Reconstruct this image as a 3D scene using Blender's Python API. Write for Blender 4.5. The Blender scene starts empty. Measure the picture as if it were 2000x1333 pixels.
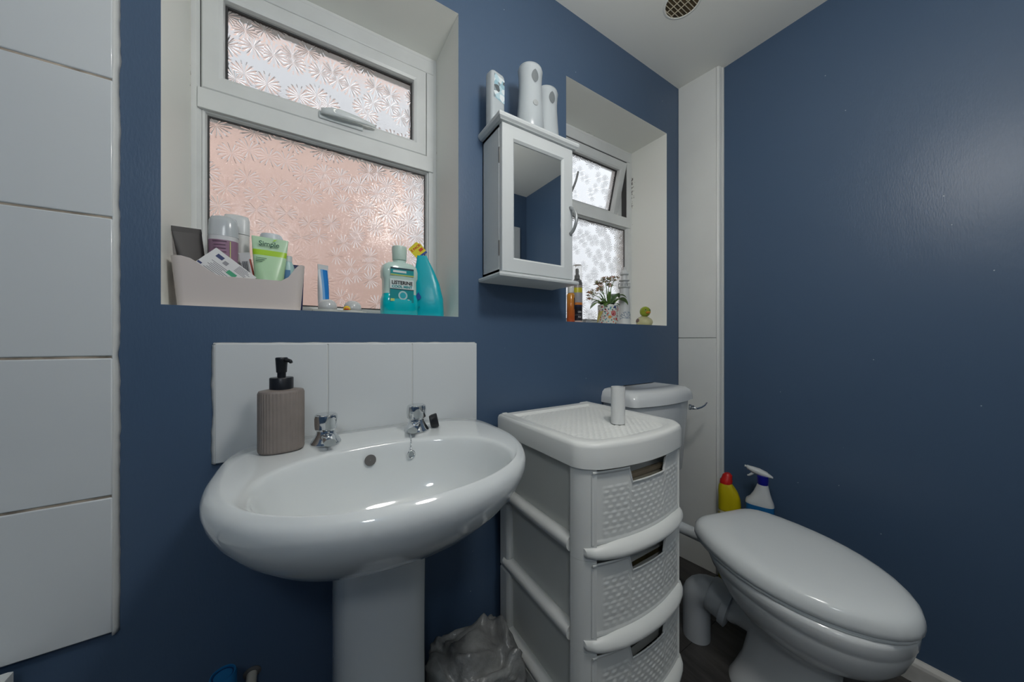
import bpy, bmesh, math, random
from math import sin, cos, pi, radians as R
from mathutils import Vector, Matrix, noise

random.seed(7)
SC = bpy.context.scene
COL = SC.collection

# ------------------------------------------------------------------ camera, sky, sun, exposure
cam_d = bpy.data.cameras.new('camera')
cam_d.sensor_width = 36.0
cam_d.lens = 635.6 * 36.0 / 2000.0
cam_d.clip_start = 0.02
cam = bpy.data.objects.new('camera', cam_d)
COL.objects.link(cam)
cam.location = (0.0, -0.92, 1.06)
cam.rotation_euler = (R(90), 0, R(57.733 - 90))
SC.camera = cam

world = bpy.data.worlds.new('overcast_sky')
SC.world = world
world.use_nodes = True
bg = world.node_tree.nodes['Background']
bg.inputs[0].default_value = (0.90, 0.95, 1.0, 1)
bg.inputs[1].default_value = 1.85

sun_d = bpy.data.lights.new('sun', 'SUN')
sun_d.energy = 1.0
sun_d.angle = R(8)
sun_d.color = (1.0, 0.95, 0.88)
sun = bpy.data.objects.new('sun', sun_d)
COL.objects.link(sun)
sun.rotation_euler = Vector((-0.35, 0.75, -0.75)).to_track_quat('-Z', 'Y').to_euler()

LAMP_STRENGTH = 41.0
LAMP_POS = (0.44, -0.84, 1.85)
FILL_STRENGTH = 26.0

vs = SC.view_settings
vs.view_transform = 'Standard'
vs.look = 'None'
vs.gamma = 1.0
vs.exposure = 0.25
vs.use_curve_mapping = False
SC.cycles.use_denoising = True
SC.cycles.use_adaptive_sampling = True
SC.cycles.adaptive_threshold = 0.02
SC.cycles.max_bounces = 8
SC.cycles.transmission_bounces = 10
SC.cycles.sample_clamp_indirect = 6.0

# ------------------------------------------------------------------ helpers
def mat(name, col, rough=0.5, metal=0.0, spec=0.5, trans=0.0, ior=1.45, bump=0.0, bscale=40.0, vary=0.0, vscale=6.0,
        stretch=(1, 1, 1), coat=0.0, alpha=1.0, emit=None, estr=0.0, sheen=0.0):
    m = bpy.data.materials.new(name)
    m.use_nodes = True
    nt = m.node_tree
    b = nt.nodes['Principled BSDF']
    b.inputs['Base Color'].default_value = (*col, 1)
    b.inputs['Roughness'].default_value = rough
    b.inputs['Metallic'].default_value = metal
    b.inputs['Specular IOR Level'].default_value = spec
    b.inputs['Transmission Weight'].default_value = trans
    b.inputs['IOR'].default_value = ior
    b.inputs['Coat Weight'].default_value = coat
    b.inputs['Alpha'].default_value = alpha
    if emit:
        b.inputs['Emission Color'].default_value = (*emit, 1)
        b.inputs['Emission Strength'].default_value = estr
    if bump or vary:
        tc = nt.nodes.new('ShaderNodeTexCoord')
        mp = nt.nodes.new('ShaderNodeMapping')
        mp.inputs['Scale'].default_value = stretch
        nt.links.new(tc.outputs['Object'], mp.inputs[0])
        if bump:
            n = nt.nodes.new('ShaderNodeTexNoise')
            n.inputs['Scale'].default_value = bscale
            n.inputs['Detail'].default_value = 3
            nt.links.new(mp.outputs[0], n.inputs['Vector'])
            bp = nt.nodes.new('ShaderNodeBump')
            bp.inputs['Strength'].default_value = bump
            bp.inputs['Distance'].default_value = 0.002
            nt.links.new(n.outputs['Fac'], bp.inputs['Height'])
            nt.links.new(bp.outputs[0], b.inputs['Normal'])
        if vary:
            n = nt.nodes.new('ShaderNodeTexNoise')
            n.inputs['Scale'].default_value = vscale
            n.inputs['Detail'].default_value = 4
            nt.links.new(mp.outputs[0], n.inputs['Vector'])
            cr = nt.nodes.new('ShaderNodeValToRGB')
            cr.color_ramp.elements[0].position = 0.3
            cr.color_ramp.elements[1].position = 0.7
            cr.color_ramp.elements[0].color = (*[max(0, c * (1 - vary)) for c in col], 1)
            cr.color_ramp.elements[1].color = (*[min(1, c * (1 + vary)) for c in col], 1)
            nt.links.new(n.outputs['Fac'], cr.inputs[0])
            nt.links.new(cr.outputs[0], b.inputs['Base Color'])
    return m

def mesh_from(verts, faces, name='m'):
    me = bpy.data.meshes.new(name)
    me.from_pydata([tuple(v) for v in verts], [], faces)
    me.update()
    return me

def obj(name, me, m, parent=None, smooth=False, loc=None, rot=None, bevel=0.0, bseg=2, subsurf=0, auto=None):
    if isinstance(me, bmesh.types.BMesh):
        bm = me
        me = bpy.data.meshes.new(name)
        bm.to_mesh(me)
        bm.free()
    me.name = name
    for mm in (m if isinstance(m, (list, tuple)) else [m]):
        me.materials.append(mm)
    o = bpy.data.objects.new(name, me)
    COL.objects.link(o)
    if loc is not None:
        o.location = loc
    if rot is not None:
        o.rotation_euler = rot
    if parent is not None:
        o.parent = parent
    if smooth:
        for p in me.polygons:
            p.use_smooth = True
        if auto is not None:
            try:
                me.set_sharp_from_angle(angle=R(auto))
            except Exception:
                pass
    if bevel:
        md = o.modifiers.new('bevel', 'BEVEL')
        md.width = bevel
        md.segments = bseg
        md.limit_method = 'ANGLE'
        md.angle_limit = R(40)
        for p in me.polygons:
            p.use_smooth = True
        try:
            me.set_sharp_from_angle(angle=R(38))
        except Exception:
            pass
        md.harden_normals = False
    if subsurf:
        md = o.modifiers.new('sub', 'SUBSURF')
        md.levels = subsurf
        md.render_levels = subsurf
    return o

def tag(o, label=None, cat=None, group=None, kind=None):
    if label: o['label'] = label
    if cat: o['category'] = cat
    if group: o['group'] = group
    if kind: o['kind'] = kind
    return o

def thing(name, label, cat, loc=(0, 0, 0), rz=0.0, group=None, rot=None):
    o = bpy.data.objects.new(name, None)
    o.empty_display_size = 0.05
    COL.objects.link(o)
    o.location = loc
    o.rotation_euler = rot if rot is not None else (0, 0, rz)
    return tag(o, label, cat, group)

def structure(o):
    o['kind'] = 'structure'
    return o

def box(x0, x1, y0, y1, z0, z1):
    v = [(x0, y0, z0), (x1, y0, z0), (x1, y1, z0), (x0, y1, z0), (x0, y0, z1), (x1, y0, z1), (x1, y1, z1), (x0, y1, z1)]
    f = [(0, 3, 2, 1), (4, 5, 6, 7), (0, 1, 5, 4), (1, 2, 6, 5), (2, 3, 7, 6), (3, 0, 4, 7)]
    return mesh_from(v, f)

def loft(rings, cap0=True, cap1=True, closed=True):
    n = len(rings[0])
    v = [p for r in rings for p in r]
    f = []
    m = n if closed else n - 1
    for i in range(len(rings) - 1):
        for j in range(m):
            k = (j + 1) % n
            f.append((i * n + j, i * n + k, (i + 1) * n + k, (i + 1) * n + j))
    if cap0: f.append(tuple(reversed(range(n))))
    if cap1: f.append(tuple((len(rings) - 1) * n + j for j in range(n)))
    return mesh_from(v, f)

def ring(rx, ry, z, n=32, cx=0, cy=0, p=2.0, ph=0.0):
    out = []
    for i in range(n):
        t = 2 * pi * i / n + ph
        c, s = cos(t), sin(t)
        out.append((cx + rx * math.copysign(abs(c) ** (2 / p), c), cy + ry * math.copysign(abs(s) ** (2 / p), s), z))
    return out

def lathe(prof, n=32, cap0=True, cap1=True, ph=0.0):
    return loft([ring(max(r, 1e-4), max(r, 1e-4), z, n, ph=ph) for r, z in prof], cap0, cap1)

def tube(path, rad, n=12, caps=True):
    pts = [Vector(p) for p in path]
    rings = []
    up = Vector((0, 0, 1))
    prev = None
    for i, p in enumerate(pts):
        d = (pts[min(i + 1, len(pts) - 1)] - pts[max(i - 1, 0)]).normalized()
        if prev is None:
            a = d.orthogonal().normalized()
        else:
            a = (prev - d * prev.dot(d)).normalized()
        prev = a
        b = d.cross(a)
        r = rad[i] if isinstance(rad, (list, tuple)) else rad
        rings.append([p + a * (r * cos(2 * pi * j / n)) + b * (r * sin(2 * pi * j / n)) for j in range(n)])
    return loft(rings, caps, caps)

def arc(c, r, a0, a1, n, u, v):
    c, u, v = Vector(c), Vector(u), Vector(v)
    return [c + u * (r * cos(a0 + (a1 - a0) * i / n)) + v * (r * sin(a0 + (a1 - a0) * i / n)) for i in range(n + 1)]

def mitre(x0, x1, z0, z1, prof):
    """rectangular frame in the xz plane; prof is a closed loop of (inset, y)"""
    v, f = [], []
    n = len(prof)
    for d, y in prof:
        v += [(x0 + d, y, z0 + d), (x1 - d, y, z0 + d), (x1 - d, y, z1 - d), (x0 + d, y, z1 - d)]
    for i in range(n):
        k = (i + 1) % n
        for c in range(4):
            e = (c + 1) % 4
            f.append((i * 4 + c, k * 4 + c, k * 4 + e, i * 4 + e))
    me = mesh_from(v, f)
    bm = bmesh.new(); bm.from_mesh(me); bmesh.ops.recalc_face_normals(bm, faces=bm.faces); bm.to_mesh(me); bm.free()
    return me

def extrude(poly, d0, d1, axis='y'):
    """poly in a plane, thickness along axis"""
    n = len(poly)
    def P(a, b, d):
        return (a, d, b) if axis == 'y' else ((d, a, b) if axis == 'x' else (a, b, d))
    v = [P(a, b, d0) for a, b in poly] + [P(a, b, d1) for a, b in poly]
    f = [tuple(range(n)), tuple(reversed(range(n, 2 * n)))]
    for i in range(n):
        k = (i + 1) % n
        f.append((i, n + i, n + k, k))
    me = mesh_from(v, f)
    bm = bmesh.new(); bm.from_mesh(me); bmesh.ops.recalc_face_normals(bm, faces=bm.faces); bm.to_mesh(me); bm.free()
    return me

def text(body, size, m, parent, loc, rot, name='lettering', depth=0.0002, sx=1.0, align='CENTER', bold=0.0):
    cu = bpy.data.curves.new(name, 'FONT')
    cu.body = body
    cu.size = size
    cu.extrude = depth
    cu.offset = bold
    cu.align_x = align
    cu.align_y = 'CENTER'
    tmp = bpy.data.objects.new('tmp', cu)
    COL.objects.link(tmp)
    dg = bpy.context.evaluated_depsgraph_get()
    me = bpy.data.meshes.new_from_object(tmp.evaluated_get(dg))
    bpy.data.objects.remove(tmp)
    me.materials.clear()
    o = obj(name, me, m, parent, loc=loc, rot=rot)
    o.scale = (sx, 1, 1)
    return o

def copy_of(o, parent=None, loc=None):
    c = o.copy()
    COL.objects.link(c)
    c.parent = parent
    if loc is not None:
        c.location = loc
    return c

# ------------------------------------------------------------------ materials
def wall_paint():
    m = mat('navy_satin_paint', (0.066, 0.113, 0.190), 0.38, spec=0.55)
    nt = m.node_tree
    b = nt.nodes['Principled BSDF']
    tc = nt.nodes.new('ShaderNodeTexCoord')
    mp = nt.nodes.new('ShaderNodeMapping')
    mp.inputs['Scale'].default_value = (1, 1, 0.28)
    nt.links.new(tc.outputs['Object'], mp.inputs[0])
    n1 = nt.nodes.new('ShaderNodeTexNoise')
    n1.inputs['Scale'].default_value = 260
    n1.inputs['Detail'].default_value = 3
    nt.links.new(mp.outputs[0], n1.inputs['Vector'])
    n2 = nt.nodes.new('ShaderNodeTexNoise')
    n2.inputs['Scale'].default_value = 5
    n2.inputs['Detail'].default_value = 3
    nt.links.new(tc.outputs['Object'], n2.inputs['Vector'])
    mx = nt.nodes.new('ShaderNodeMath'); mx.operation = 'MULTIPLY_ADD'
    mx.inputs[1].default_value = 6.0
    nt.links.new(n2.outputs['Fac'], mx.inputs[0])
    nt.links.new(n1.outputs['Fac'], mx.inputs[2])
    bp = nt.nodes.new('ShaderNodeBump')
    bp.inputs['Strength'].default_value = 0.35
    bp.inputs['Distance'].default_value = 0.0009
    nt.links.new(mx.outputs[0], bp.inputs['Height'])
    nt.links.new(bp.outputs[0], b.inputs['Normal'])
    # a few paint specks
    vo = nt.nodes.new('ShaderNodeTexVoronoi')
    vo.inputs['Scale'].default_value = 16
    nt.links.new(tc.outputs['Object'], vo.inputs['Vector'])
    lt = nt.nodes.new('ShaderNodeMath'); lt.operation = 'LESS_THAN'
    lt.inputs[1].default_value = 0.022
    nt.links.new(vo.outputs['Distance'], lt.inputs[0])
    mix = nt.nodes.new('ShaderNodeMix'); mix.data_type = 'RGBA'
    mix.inputs['A'].default_value = (0.066, 0.113, 0.190, 1)
    mix.inputs['B'].default_value = (0.45, 0.52, 0.58, 1)
    sep = nt.nodes.new('ShaderNodeSeparateColor')
    nt.links.new(vo.outputs['Color'], sep.inputs[0])
    gt = nt.nodes.new('ShaderNodeMath'); gt.operation = 'GREATER_THAN'; gt.inputs[1].default_value = 0.72
    nt.links.new(sep.outputs[0], gt.inputs[0])
    an = nt.nodes.new('ShaderNodeMath'); an.operation = 'MULTIPLY'
    nt.links.new(lt.outputs[0], an.inputs[0]); nt.links.new(gt.outputs[0], an.inputs[1])
    nt.links.new(an.outputs[0], mix.inputs['Factor'])
    nt.links.new(mix.outputs['Result'], b.inputs['Base Color'])
    return m

def mouldy(name, col, rough, thresh, scale=55, zone=None):
    """white painted surface with small dark mould speckles"""
    m = mat(name, col, rough, spec=0.35)
    nt = m.node_tree
    b = nt.nodes['Principled BSDF']
    tc = nt.nodes.new('ShaderNodeTexCoord')
    n1 = nt.nodes.new('ShaderNodeTexNoise'); n1.inputs['Scale'].default_value = scale; n1.inputs['Detail'].default_value = 6
    n1.inputs['Roughness'].default_value = 0.7
    n2 = nt.nodes.new('ShaderNodeTexNoise'); n2.inputs['Scale'].default_value = 4; n2.inputs['Detail'].default_value = 2
    nt.links.new(tc.outputs['Object'], n1.inputs['Vector'])
    nt.links.new(tc.outputs['Object'], n2.inputs['Vector'])
    mu = nt.nodes.new('ShaderNodeMath'); mu.operation = 'MULTIPLY'
    nt.links.new(n1.outputs['Fac'], mu.inputs[0]); nt.links.new(n2.outputs['Fac'], mu.inputs[1])
    cur = mu.outputs[0]
    if zone:   # grows towards one depth, where the damp frame meets the plaster
        sp = nt.nodes.new('ShaderNodeSeparateXYZ')
        nt.links.new(tc.outputs['Object'], sp.inputs[0])
        mr = nt.nodes.new('ShaderNodeMapRange')
        mr.inputs[1].default_value, mr.inputs[2].default_value = zone
        mr.inputs[3].default_value, mr.inputs[4].default_value = 0.62, 1.0
        nt.links.new(sp.outputs[1], mr.inputs[0])
        m2 = nt.nodes.new('ShaderNodeMath'); m2.operation = 'MULTIPLY'
        nt.links.new(cur, m2.inputs[0]); nt.links.new(mr.outputs[0], m2.inputs[1])
        cur = m2.outputs[0]
    cr = nt.nodes.new('ShaderNodeValToRGB')
    cr.color_ramp.elements[0].position = thresh
    cr.color_ramp.elements[1].position = min(1, thresh + 0.05)
    cr.color_ramp.elements[0].color = (*col, 1)
    cr.color_ramp.elements[1].color = (0.16, 0.14, 0.12, 1)
    nt.links.new(cur, cr.inputs[0])
    nt.links.new(cr.outputs[0], b.inputs['Base Color'])
    return m

def daisy_glass():
    m = mat('daisy_obscure_glass', (0.93, 0.94, 0.95), 0.12, spec=0.5, trans=1.0, ior=1.45)
    nt = m.node_tree
    b = nt.nodes['Principled BSDF']
    tc = nt.nodes.new('ShaderNodeTexCoord')
    mp = nt.nodes.new('ShaderNodeMapping')
    mp.inputs['Scale'].default_value = (18, 18, 0)
    s0 = nt.nodes.new('ShaderNodeSeparateXYZ'); c0 = nt.nodes.new('ShaderNodeCombineXYZ')
    nt.links.new(tc.outputs['Object'], s0.inputs[0])
    nt.links.new(s0.outputs[0], c0.inputs[0]); nt.links.new(s0.outputs[2], c0.inputs[1])
    nt.links.new(c0.outputs[0], mp.inputs[0])
    outs = []
    for off, rate, petals in ((0.0, 1.0, 15),):
        sh = nt.nodes.new('ShaderNodeVectorMath'); sh.operation = 'ADD'
        sh.inputs[1].default_value = (off, off * 0.73, 0)
        nt.links.new(mp.outputs[0], sh.inputs[0])
        vo = nt.nodes.new('ShaderNodeTexVoronoi')
        vo.voronoi_dimensions = '2D'
        vo.inputs['Scale'].default_value = rate
        vo.inputs['Randomness'].default_value = 0.95
        nt.links.new(sh.outputs[0], vo.inputs['Vector'])
        sub = nt.nodes.new('ShaderNodeVectorMath'); sub.operation = 'SUBTRACT'
        nt.links.new(sh.outputs[0], sub.inputs[0]); nt.links.new(vo.outputs['Position'], sub.inputs[1])
        sp = nt.nodes.new('ShaderNodeSeparateXYZ')
        nt.links.new(sub.outputs[0], sp.inputs[0])
        at = nt.nodes.new('ShaderNodeMath'); at.operation = 'ARCTAN2'
        nt.links.new(sp.outputs[1], at.inputs[0]); nt.links.new(sp.outputs[0], at.inputs[1])
        ml = nt.nodes.new('ShaderNodeMath'); ml.operation = 'MULTIPLY'; ml.inputs[1].default_value = petals
        nt.links.new(at.outputs[0], ml.inputs[0])
        sn = nt.nodes.new('ShaderNodeMath'); sn.operation = 'SINE'
        nt.links.new(ml.outputs[0], sn.inputs[0])
        ab = nt.nodes.new('ShaderNodeMath'); ab.operation = 'SMOOTH_MAX'; ab.inputs[1].default_value = -0.2; ab.inputs[2].default_value = 0.3
        nt.links.new(sn.outputs[0], ab.inputs[0])
        cr = nt.nodes.new('ShaderNodeValToRGB')
        e = cr.color_ramp.elements
        e[0].position = 0.03; e[0].color = (0, 0, 0, 1)
        e[1].position = 0.16; e[1].color = (1, 1, 1, 1)
        e2 = e.new(0.44); e2.color = (1, 1, 1, 1)
        e3 = e.new(0.62); e3.color = (0, 0, 0, 1)
        nt.links.new(vo.outputs['Distance'], cr.inputs[0])
        pr = nt.nodes.new('ShaderNodeMath'); pr.operation = 'MULTIPLY'
        nt.links.new(ab.outputs[0], pr.inputs[0]); nt.links.new(cr.outputs[0], pr.inputs[1])
        outs.append(pr.outputs[0])
    n1 = nt.nodes.new('ShaderNodeTexNoise'); n1.inputs['Scale'].default_value = 300
    nt.links.new(tc.outputs['Object'], n1.inputs['Vector'])
    ma = nt.nodes.new('ShaderNodeMath'); ma.operation = 'MULTIPLY_ADD'; ma.inputs[1].default_value = 0.25
    nt.links.new(n1.outputs['Fac'], ma.inputs[0]); nt.links.new(outs[0], ma.inputs[2])
    bp = nt.nodes.new('ShaderNodeBump')
    bp.inputs['Strength'].default_value = 1.0
    bp.inputs['Distance'].default_value = 0.0017
    nt.links.new(ma.outputs[0], bp.inputs['Height'])
    nt.links.new(bp.outputs[0], b.inputs['Normal'])
    return m

def ramp_z(name, stops, rough=0.4, spec=0.5, axis=2, trans=0.0, const=True):
    """printed bands along an object axis: stops = [(coordinate, colour)] in metres"""
    lo, hi = stops[0][0], stops[-1][0] + 0.001
    m = mat(name, stops[0][1], rough, spec=spec, trans=trans)
    nt = m.node_tree
    b = nt.nodes['Principled BSDF']
    tc = nt.nodes.new('ShaderNodeTexCoord')
    sp = nt.nodes.new('ShaderNodeSeparateXYZ')
    nt.links.new(tc.outputs['Object'], sp.inputs[0])
    mr = nt.nodes.new('ShaderNodeMapRange')
    mr.inputs[1].default_value = lo; mr.inputs[2].default_value = hi
    nt.links.new(sp.outputs[axis], mr.inputs[0])
    cr = nt.nodes.new('ShaderNodeValToRGB')
    if const: cr.color_ramp.interpolation = 'CONSTANT'
    e = cr.color_ramp.elements
    for i, (z, c) in enumerate(stops):
        t = (z - lo) / (hi - lo)
        if i < 2:
            e[i].position = t; e[i].color = (*c, 1)
        else:
            q = e.new(t); q.color = (*c, 1)
    nt.links.new(mr.outputs[0], cr.inputs[0])
    nt.links.new(cr.outputs[0], b.inputs['Base Color'])
    return m

def blotches(name, base, cols, scale, thresh=0.35, rough=0.4):
    """printed pattern of coloured dots on a base colour"""
    m = mat(name, base, rough)
    nt = m.node_tree
    b = nt.nodes['Principled BSDF']
    tc = nt.nodes.new('ShaderNodeTexCoord')
    vo = nt.nodes.new('ShaderNodeTexVoronoi'); vo.inputs['Scale'].default_value = scale
    nt.links.new(tc.outputs['Object'], vo.inputs['Vector'])
    sp = nt.nodes.new('ShaderNodeSeparateColor'); nt.links.new(vo.outputs['Color'], sp.inputs[0])
    cr = nt.nodes.new('ShaderNodeValToRGB'); cr.color_ramp.interpolation = 'CONSTANT'
    e = cr.color_ramp.elements
    for i, c in enumerate(cols):
        t = i / len(cols)
        q = e[i] if i < 2 else e.new(t)
        q.position = t; q.color = (*c, 1)
    nt.links.new(sp.outputs[0], cr.inputs[0])
    lt = nt.nodes.new('ShaderNodeMath'); lt.operation = 'LESS_THAN'; lt.inputs[1].default_value = thresh
    nt.links.new(vo.outputs['Distance'], lt.inputs[0])
    mix = nt.nodes.new('ShaderNodeMix'); mix.data_type = 'RGBA'
    mix.inputs['A'].default_value = (*base, 1)
    nt.links.new(lt.outputs[0], mix.inputs['Factor']); nt.links.new(cr.outputs[0], mix.inputs['B'])
    nt.links.new(mix.outputs['Result'], b.inputs['Base Color'])
    return m

M = {}
M['navy'] = wall_paint()
M['ceiling'] = mouldy('ceiling_paint', (0.86, 0.86, 0.80), 0.7, 0.50, 30)
M['reveal'] = mouldy('reveal_paint', (0.86, 0.87, 0.82), 0.45, 0.335, 90, zone=(0.165, 0.20))
M['tile'] = mat('glazed_white_tile', (0.67, 0.70, 0.71), 0.13, spec=0.5, bump=0.10, bscale=9)
M['grout'] = mat('stained_grout', (0.40, 0.34, 0.27), 0.8, vary=0.6, vscale=22)
M['sealant'] = mat('white_sealant', (0.66, 0.67, 0.65), 0.45, bump=0.5, bscale=60)
M['upvc'] = mat('white_upvc', (0.68, 0.70, 0.69), 0.3, vary=0.04, vscale=12)
M['gasket'] = mat('dark_gasket', (0.05, 0.05, 0.05), 0.6)
M['glass'] = daisy_glass()
M['glass_back'] = mat('plain_glass_face', (0.96, 0.97, 0.98), 0.12, trans=1.0, ior=1.45)
M['panel'] = mat('white_boxing_panel', (0.74, 0.75, 0.72), 0.3, vary=0.03, vscale=5)
M['ceramic'] = mat('white_glazed_ceramic', (0.72, 0.75, 0.75), 0.07, spec=0.6, coat=0.3)
M['toilet'] = mat('white_toilet_ceramic', (0.74, 0.76, 0.76), 0.10, spec=0.55)
M['lidplastic'] = mat('white_gloss_lid', (0.76, 0.79, 0.79), 0.16, spec=0.5)
M['plastic'] = mat('white_drawer_plastic', (0.80, 0.81, 0.78), 0.32, spec=0.45)
M['plastic2'] = mat('translucent_drawer_plastic', (0.70, 0.71, 0.67), 0.35, spec=0.45)
M['pvc'] = mat('grey_white_pvc', (0.52, 0.55, 0.57), 0.35)
M['chrome'] = mat('chrome', (0.75, 0.77, 0.78), 0.07, metal=1.0)
M['black'] = mat('black_plastic', (0.012, 0.013, 0.016), 0.35)
M['dark'] = mat('dark_hole', (0.02, 0.02, 0.018), 0.7)
M['white'] = mat('white_paint', (0.60, 0.63, 0.63), 0.35, vary=0.03, vscale=8)
M['taupe'] = mat('taupe_ribbed_ceramic', (0.235, 0.20, 0.18), 0.5, bump=0.2, bscale=90, vary=0.08, vscale=30)
M['mirror'] = mat('mirror_glass', (0.78, 0.80, 0.80), 0.01, metal=1.0)
M['skirting'] = mat('old_white_skirting', (0.52, 0.51, 0.48), 0.5, vary=0.2, vscale=14, bump=0.5, bscale=30)
M['floor'] = mat('dark_floor_plank', (0.055, 0.052, 0.050), 0.4, vary=0.45, vscale=7, stretch=(6, 1, 1), bump=0.2, bscale=60)
M['ivory'] = mat('yellowed_vent_plastic', (0.62, 0.56, 0.42), 0.5)
M['ventdark'] = mat('brown_vent_disc', (0.07, 0.05, 0.025), 0.9, vary=0.6, vscale=40)
M['cardboard'] = mat('paper_tube', (0.70, 0.71, 0.70), 0.7)

# ------------------------------------------------------------------ room shell
FZ, CZ = 0.0, 2.305
XE = 1.608            # end wall
XL, YB = -1.12, -1.62  # left wall, back wall
SZ = 1.133            # window sill height
W_X = [(-0.245, 0.389), (0.820, 1.455)]
W_Z = (SZ, 2.052)
WT = 0.30

def make_window_wall():
    xs = [XL - 0.1, W_X[0][0], W_X[0][1], W_X[1][0], W_X[1][1], XE + 0.1]
    zs = [FZ - 0.05, W_Z[0], W_Z[1], CZ + 0.05]
    v, f, mi = [], [], []
    def quad(a, b, c, d, k):
        i = len(v); v.extend([a, b, c, d]); f.append((i, i + 1, i + 2, i + 3)); mi.append(k)
    for i in range(5):
        for j in range(3):
            if i in (1, 3) and j == 1: continue
            quad((xs[i], 0, zs[j]), (xs[i + 1], 0, zs[j]), (xs[i + 1], 0, zs[j + 1]), (xs[i], 0, zs[j + 1]), 0)
            quad((xs[i + 1], WT, zs[j]), (xs[i], WT, zs[j]), (xs[i], WT, zs[j + 1]), (xs[i + 1], WT, zs[j + 1]), 2)
    for x0, x1 in W_X:
        z0, z1 = W_Z
        quad((x0, 0, z0), (x0, WT, z0), (x1, WT, z0), (x1, 0, z0), 1)
        quad((x0, 0, z1), (x1, 0, z1), (x1, WT, z1), (x0, WT, z1), 1)
        quad((x0, 0, z0), (x0, 0, z1), (x0, WT, z1), (x0, WT, z0), 1)
        quad((x1, 0, z0), (x1, WT, z0), (x1, WT, z1), (x1, 0, z1), 1)
    a, b, z0, z1 = xs[0], xs[-1], zs[0], zs[-1]
    quad((a, 0, z1), (b, 0, z1), (b, WT, z1), (a, WT, z1), 2)
    quad((a, 0, z0), (a, WT, z0), (b, WT, z0), (b, 0, z0), 2)
    quad((a, 0, z0), (a, 0, z1), (a, WT, z1), (a, WT, z0), 2)
    quad((b, 0, z0), (b, WT, z0), (b, WT, z1), (b, 0, z1), 2)
    me = mesh_from(v, f)
    bm = bmesh.new(); bm.from_mesh(me); bmesh.ops.remove_doubles(bm, verts=bm.verts, dist=1e-5)
    bm.to_mesh(me); bm.free()
    o = obj('wall_window', me, [M['navy'], M['reveal'], mat('outer_brick', (0.35, 0.22, 0.17), 0.9, vary=0.3, vscale=12)])
    for p, k in zip(me.polygons, mi): p.material_index = k
    return structure(o)

wall_w = make_window_wall()
structure(obj('wall_end', box(XE, XE + 0.1, YB - 0.1, 0.0, FZ - 0.05, CZ + 0.05), M['navy']))
structure(obj('wall_back', box(XL - 0.1, XE, YB - 0.1, YB, FZ - 0.05, CZ + 0.05), M['navy']))
structure(obj('wall_left', box(XL - 0.1, XL, YB, 0.0, FZ - 0.05, CZ + 0.05), M['navy']))
structure(obj('ceiling', box(XL - 0.1, XE + 0.1, YB - 0.1, WT, CZ, CZ + 0.08), M['ceiling']))
floor = structure(obj('floor', box(XL - 0.1, XE + 0.1, YB - 0.1, WT, -0.10, -0.004), M['dark']))
# floor planks run along x
pw = 0.145
k = 0
y = 0.0
while y > YB:
    y1 = max(y - pw, YB)
    off = (k * 0.43) % 0.95
    x = XL - off
    while x < XE:
        xa, xb = max(x, XL), min(x + 0.95, XE)
        if xb - xa > 0.01:
            obj('plank', box(xa + 0.0008, xb - 0.0008, y1 + 0.0008, y - 0.0008, -0.008, 0.0), M['floor'], floor)
        x += 0.95
    y = y1
    k += 1

# thin plaster ridge along ceiling edges is painted with the wall; skirting boards
def skirt(name, pts_fn, a, b):
    prof = [(0, 0), (0.017, 0), (0.017, 0.052), (0.014, 0.060), (0.006, 0.068), (0, 0.070)]
    r0 = [pts_fn(a, d, z) for d, z in prof]
    r1 = [pts_fn(b, d, z) for d, z in prof]
    me = loft([r0, r1])
    bm = bmesh.new(); bm.from_mesh(me); bmesh.ops.recalc_face_normals(bm, faces=bm.faces); bm.to_mesh(me); bm.free()
    return structure(obj(name, me, M['skirting']))
skirt('baseboard_end', lambda t, d, z: (XE - d, t, z), -0.19, YB)
skirt('baseboard_back', lambda t, d, z: (t, YB + d, z), -0.40, 0.55)

# corner boxing in the far corner
tr = bpy.data.objects.new('trim_1', None); COL.objects.link(tr); structure(tr)
def boxing(z0, z1, name):
    poly = [(1.551, -0.0005), (1.571, -0.166), (XE - 0.0005, -0.166), (XE - 0.0005, -0.0005)]
    return obj(name, extrude(poly, z0, z1, 'z'), M['panel'], tr, bevel=0.0015)
boxing(1.0755, CZ, 'boxing_panel')
boxing(0.0, 1.0735, 'boxing_panel')
obj('corner_bead', extrude([(1.569, -0.1665), (1.574, -0.178), (1.590, -0.182), (1.590, -0.1665)], 0.0, CZ, 'z'), M['panel'], tr, bevel=0.003)
obj('corner_bead', extrude([(1.591, -0.1665), (1.592, -0.179), (1.600, -0.184), (1.6075, -0.184), (1.6075, -0.1665)], 0.0, CZ - 0.001, 'z'), M['panel'], tr, bevel=0.002)

# door in the back wall (seen in the mirror)
dr = bpy.data.objects.new('door_1', None); COL.objects.link(dr); structure(dr)
dx0, dx1 = 0.66, 1.46
obj('door_frame', mitre(dx0 - 0.07, dx1 + 0.07, -0.08, 2.02, [(0, YB), (0, YB + 0.018), (0.06, YB + 0.022), (0.07, YB + 0.014), (0.07, YB)]), M['white'], dr)
leaf = obj('door_leaf', box(dx0 + 0.003, dx1 - 0.003, YB + 0.001, YB + 0.012, 0.004, 1.945), M['white'], dr)
for (a, b, c, d) in ((dx0 + 0.1, dx0 + 0.36, 1.05, 1.85), (dx1 - 0.36, dx1 - 0.1, 1.05, 1.85), (dx0 + 0.1, dx0 + 0.36, 0.2, 0.9), (dx1 - 0.36, dx1 - 0.1, 0.2, 0.9)):
    obj('door_panel', mitre(a, b, c, d, [(0, YB + 0.012), (0.008, YB + 0.018), (0.03, YB + 0.018), (0.045, YB + 0.012)]), M['white'], leaf)
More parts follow.
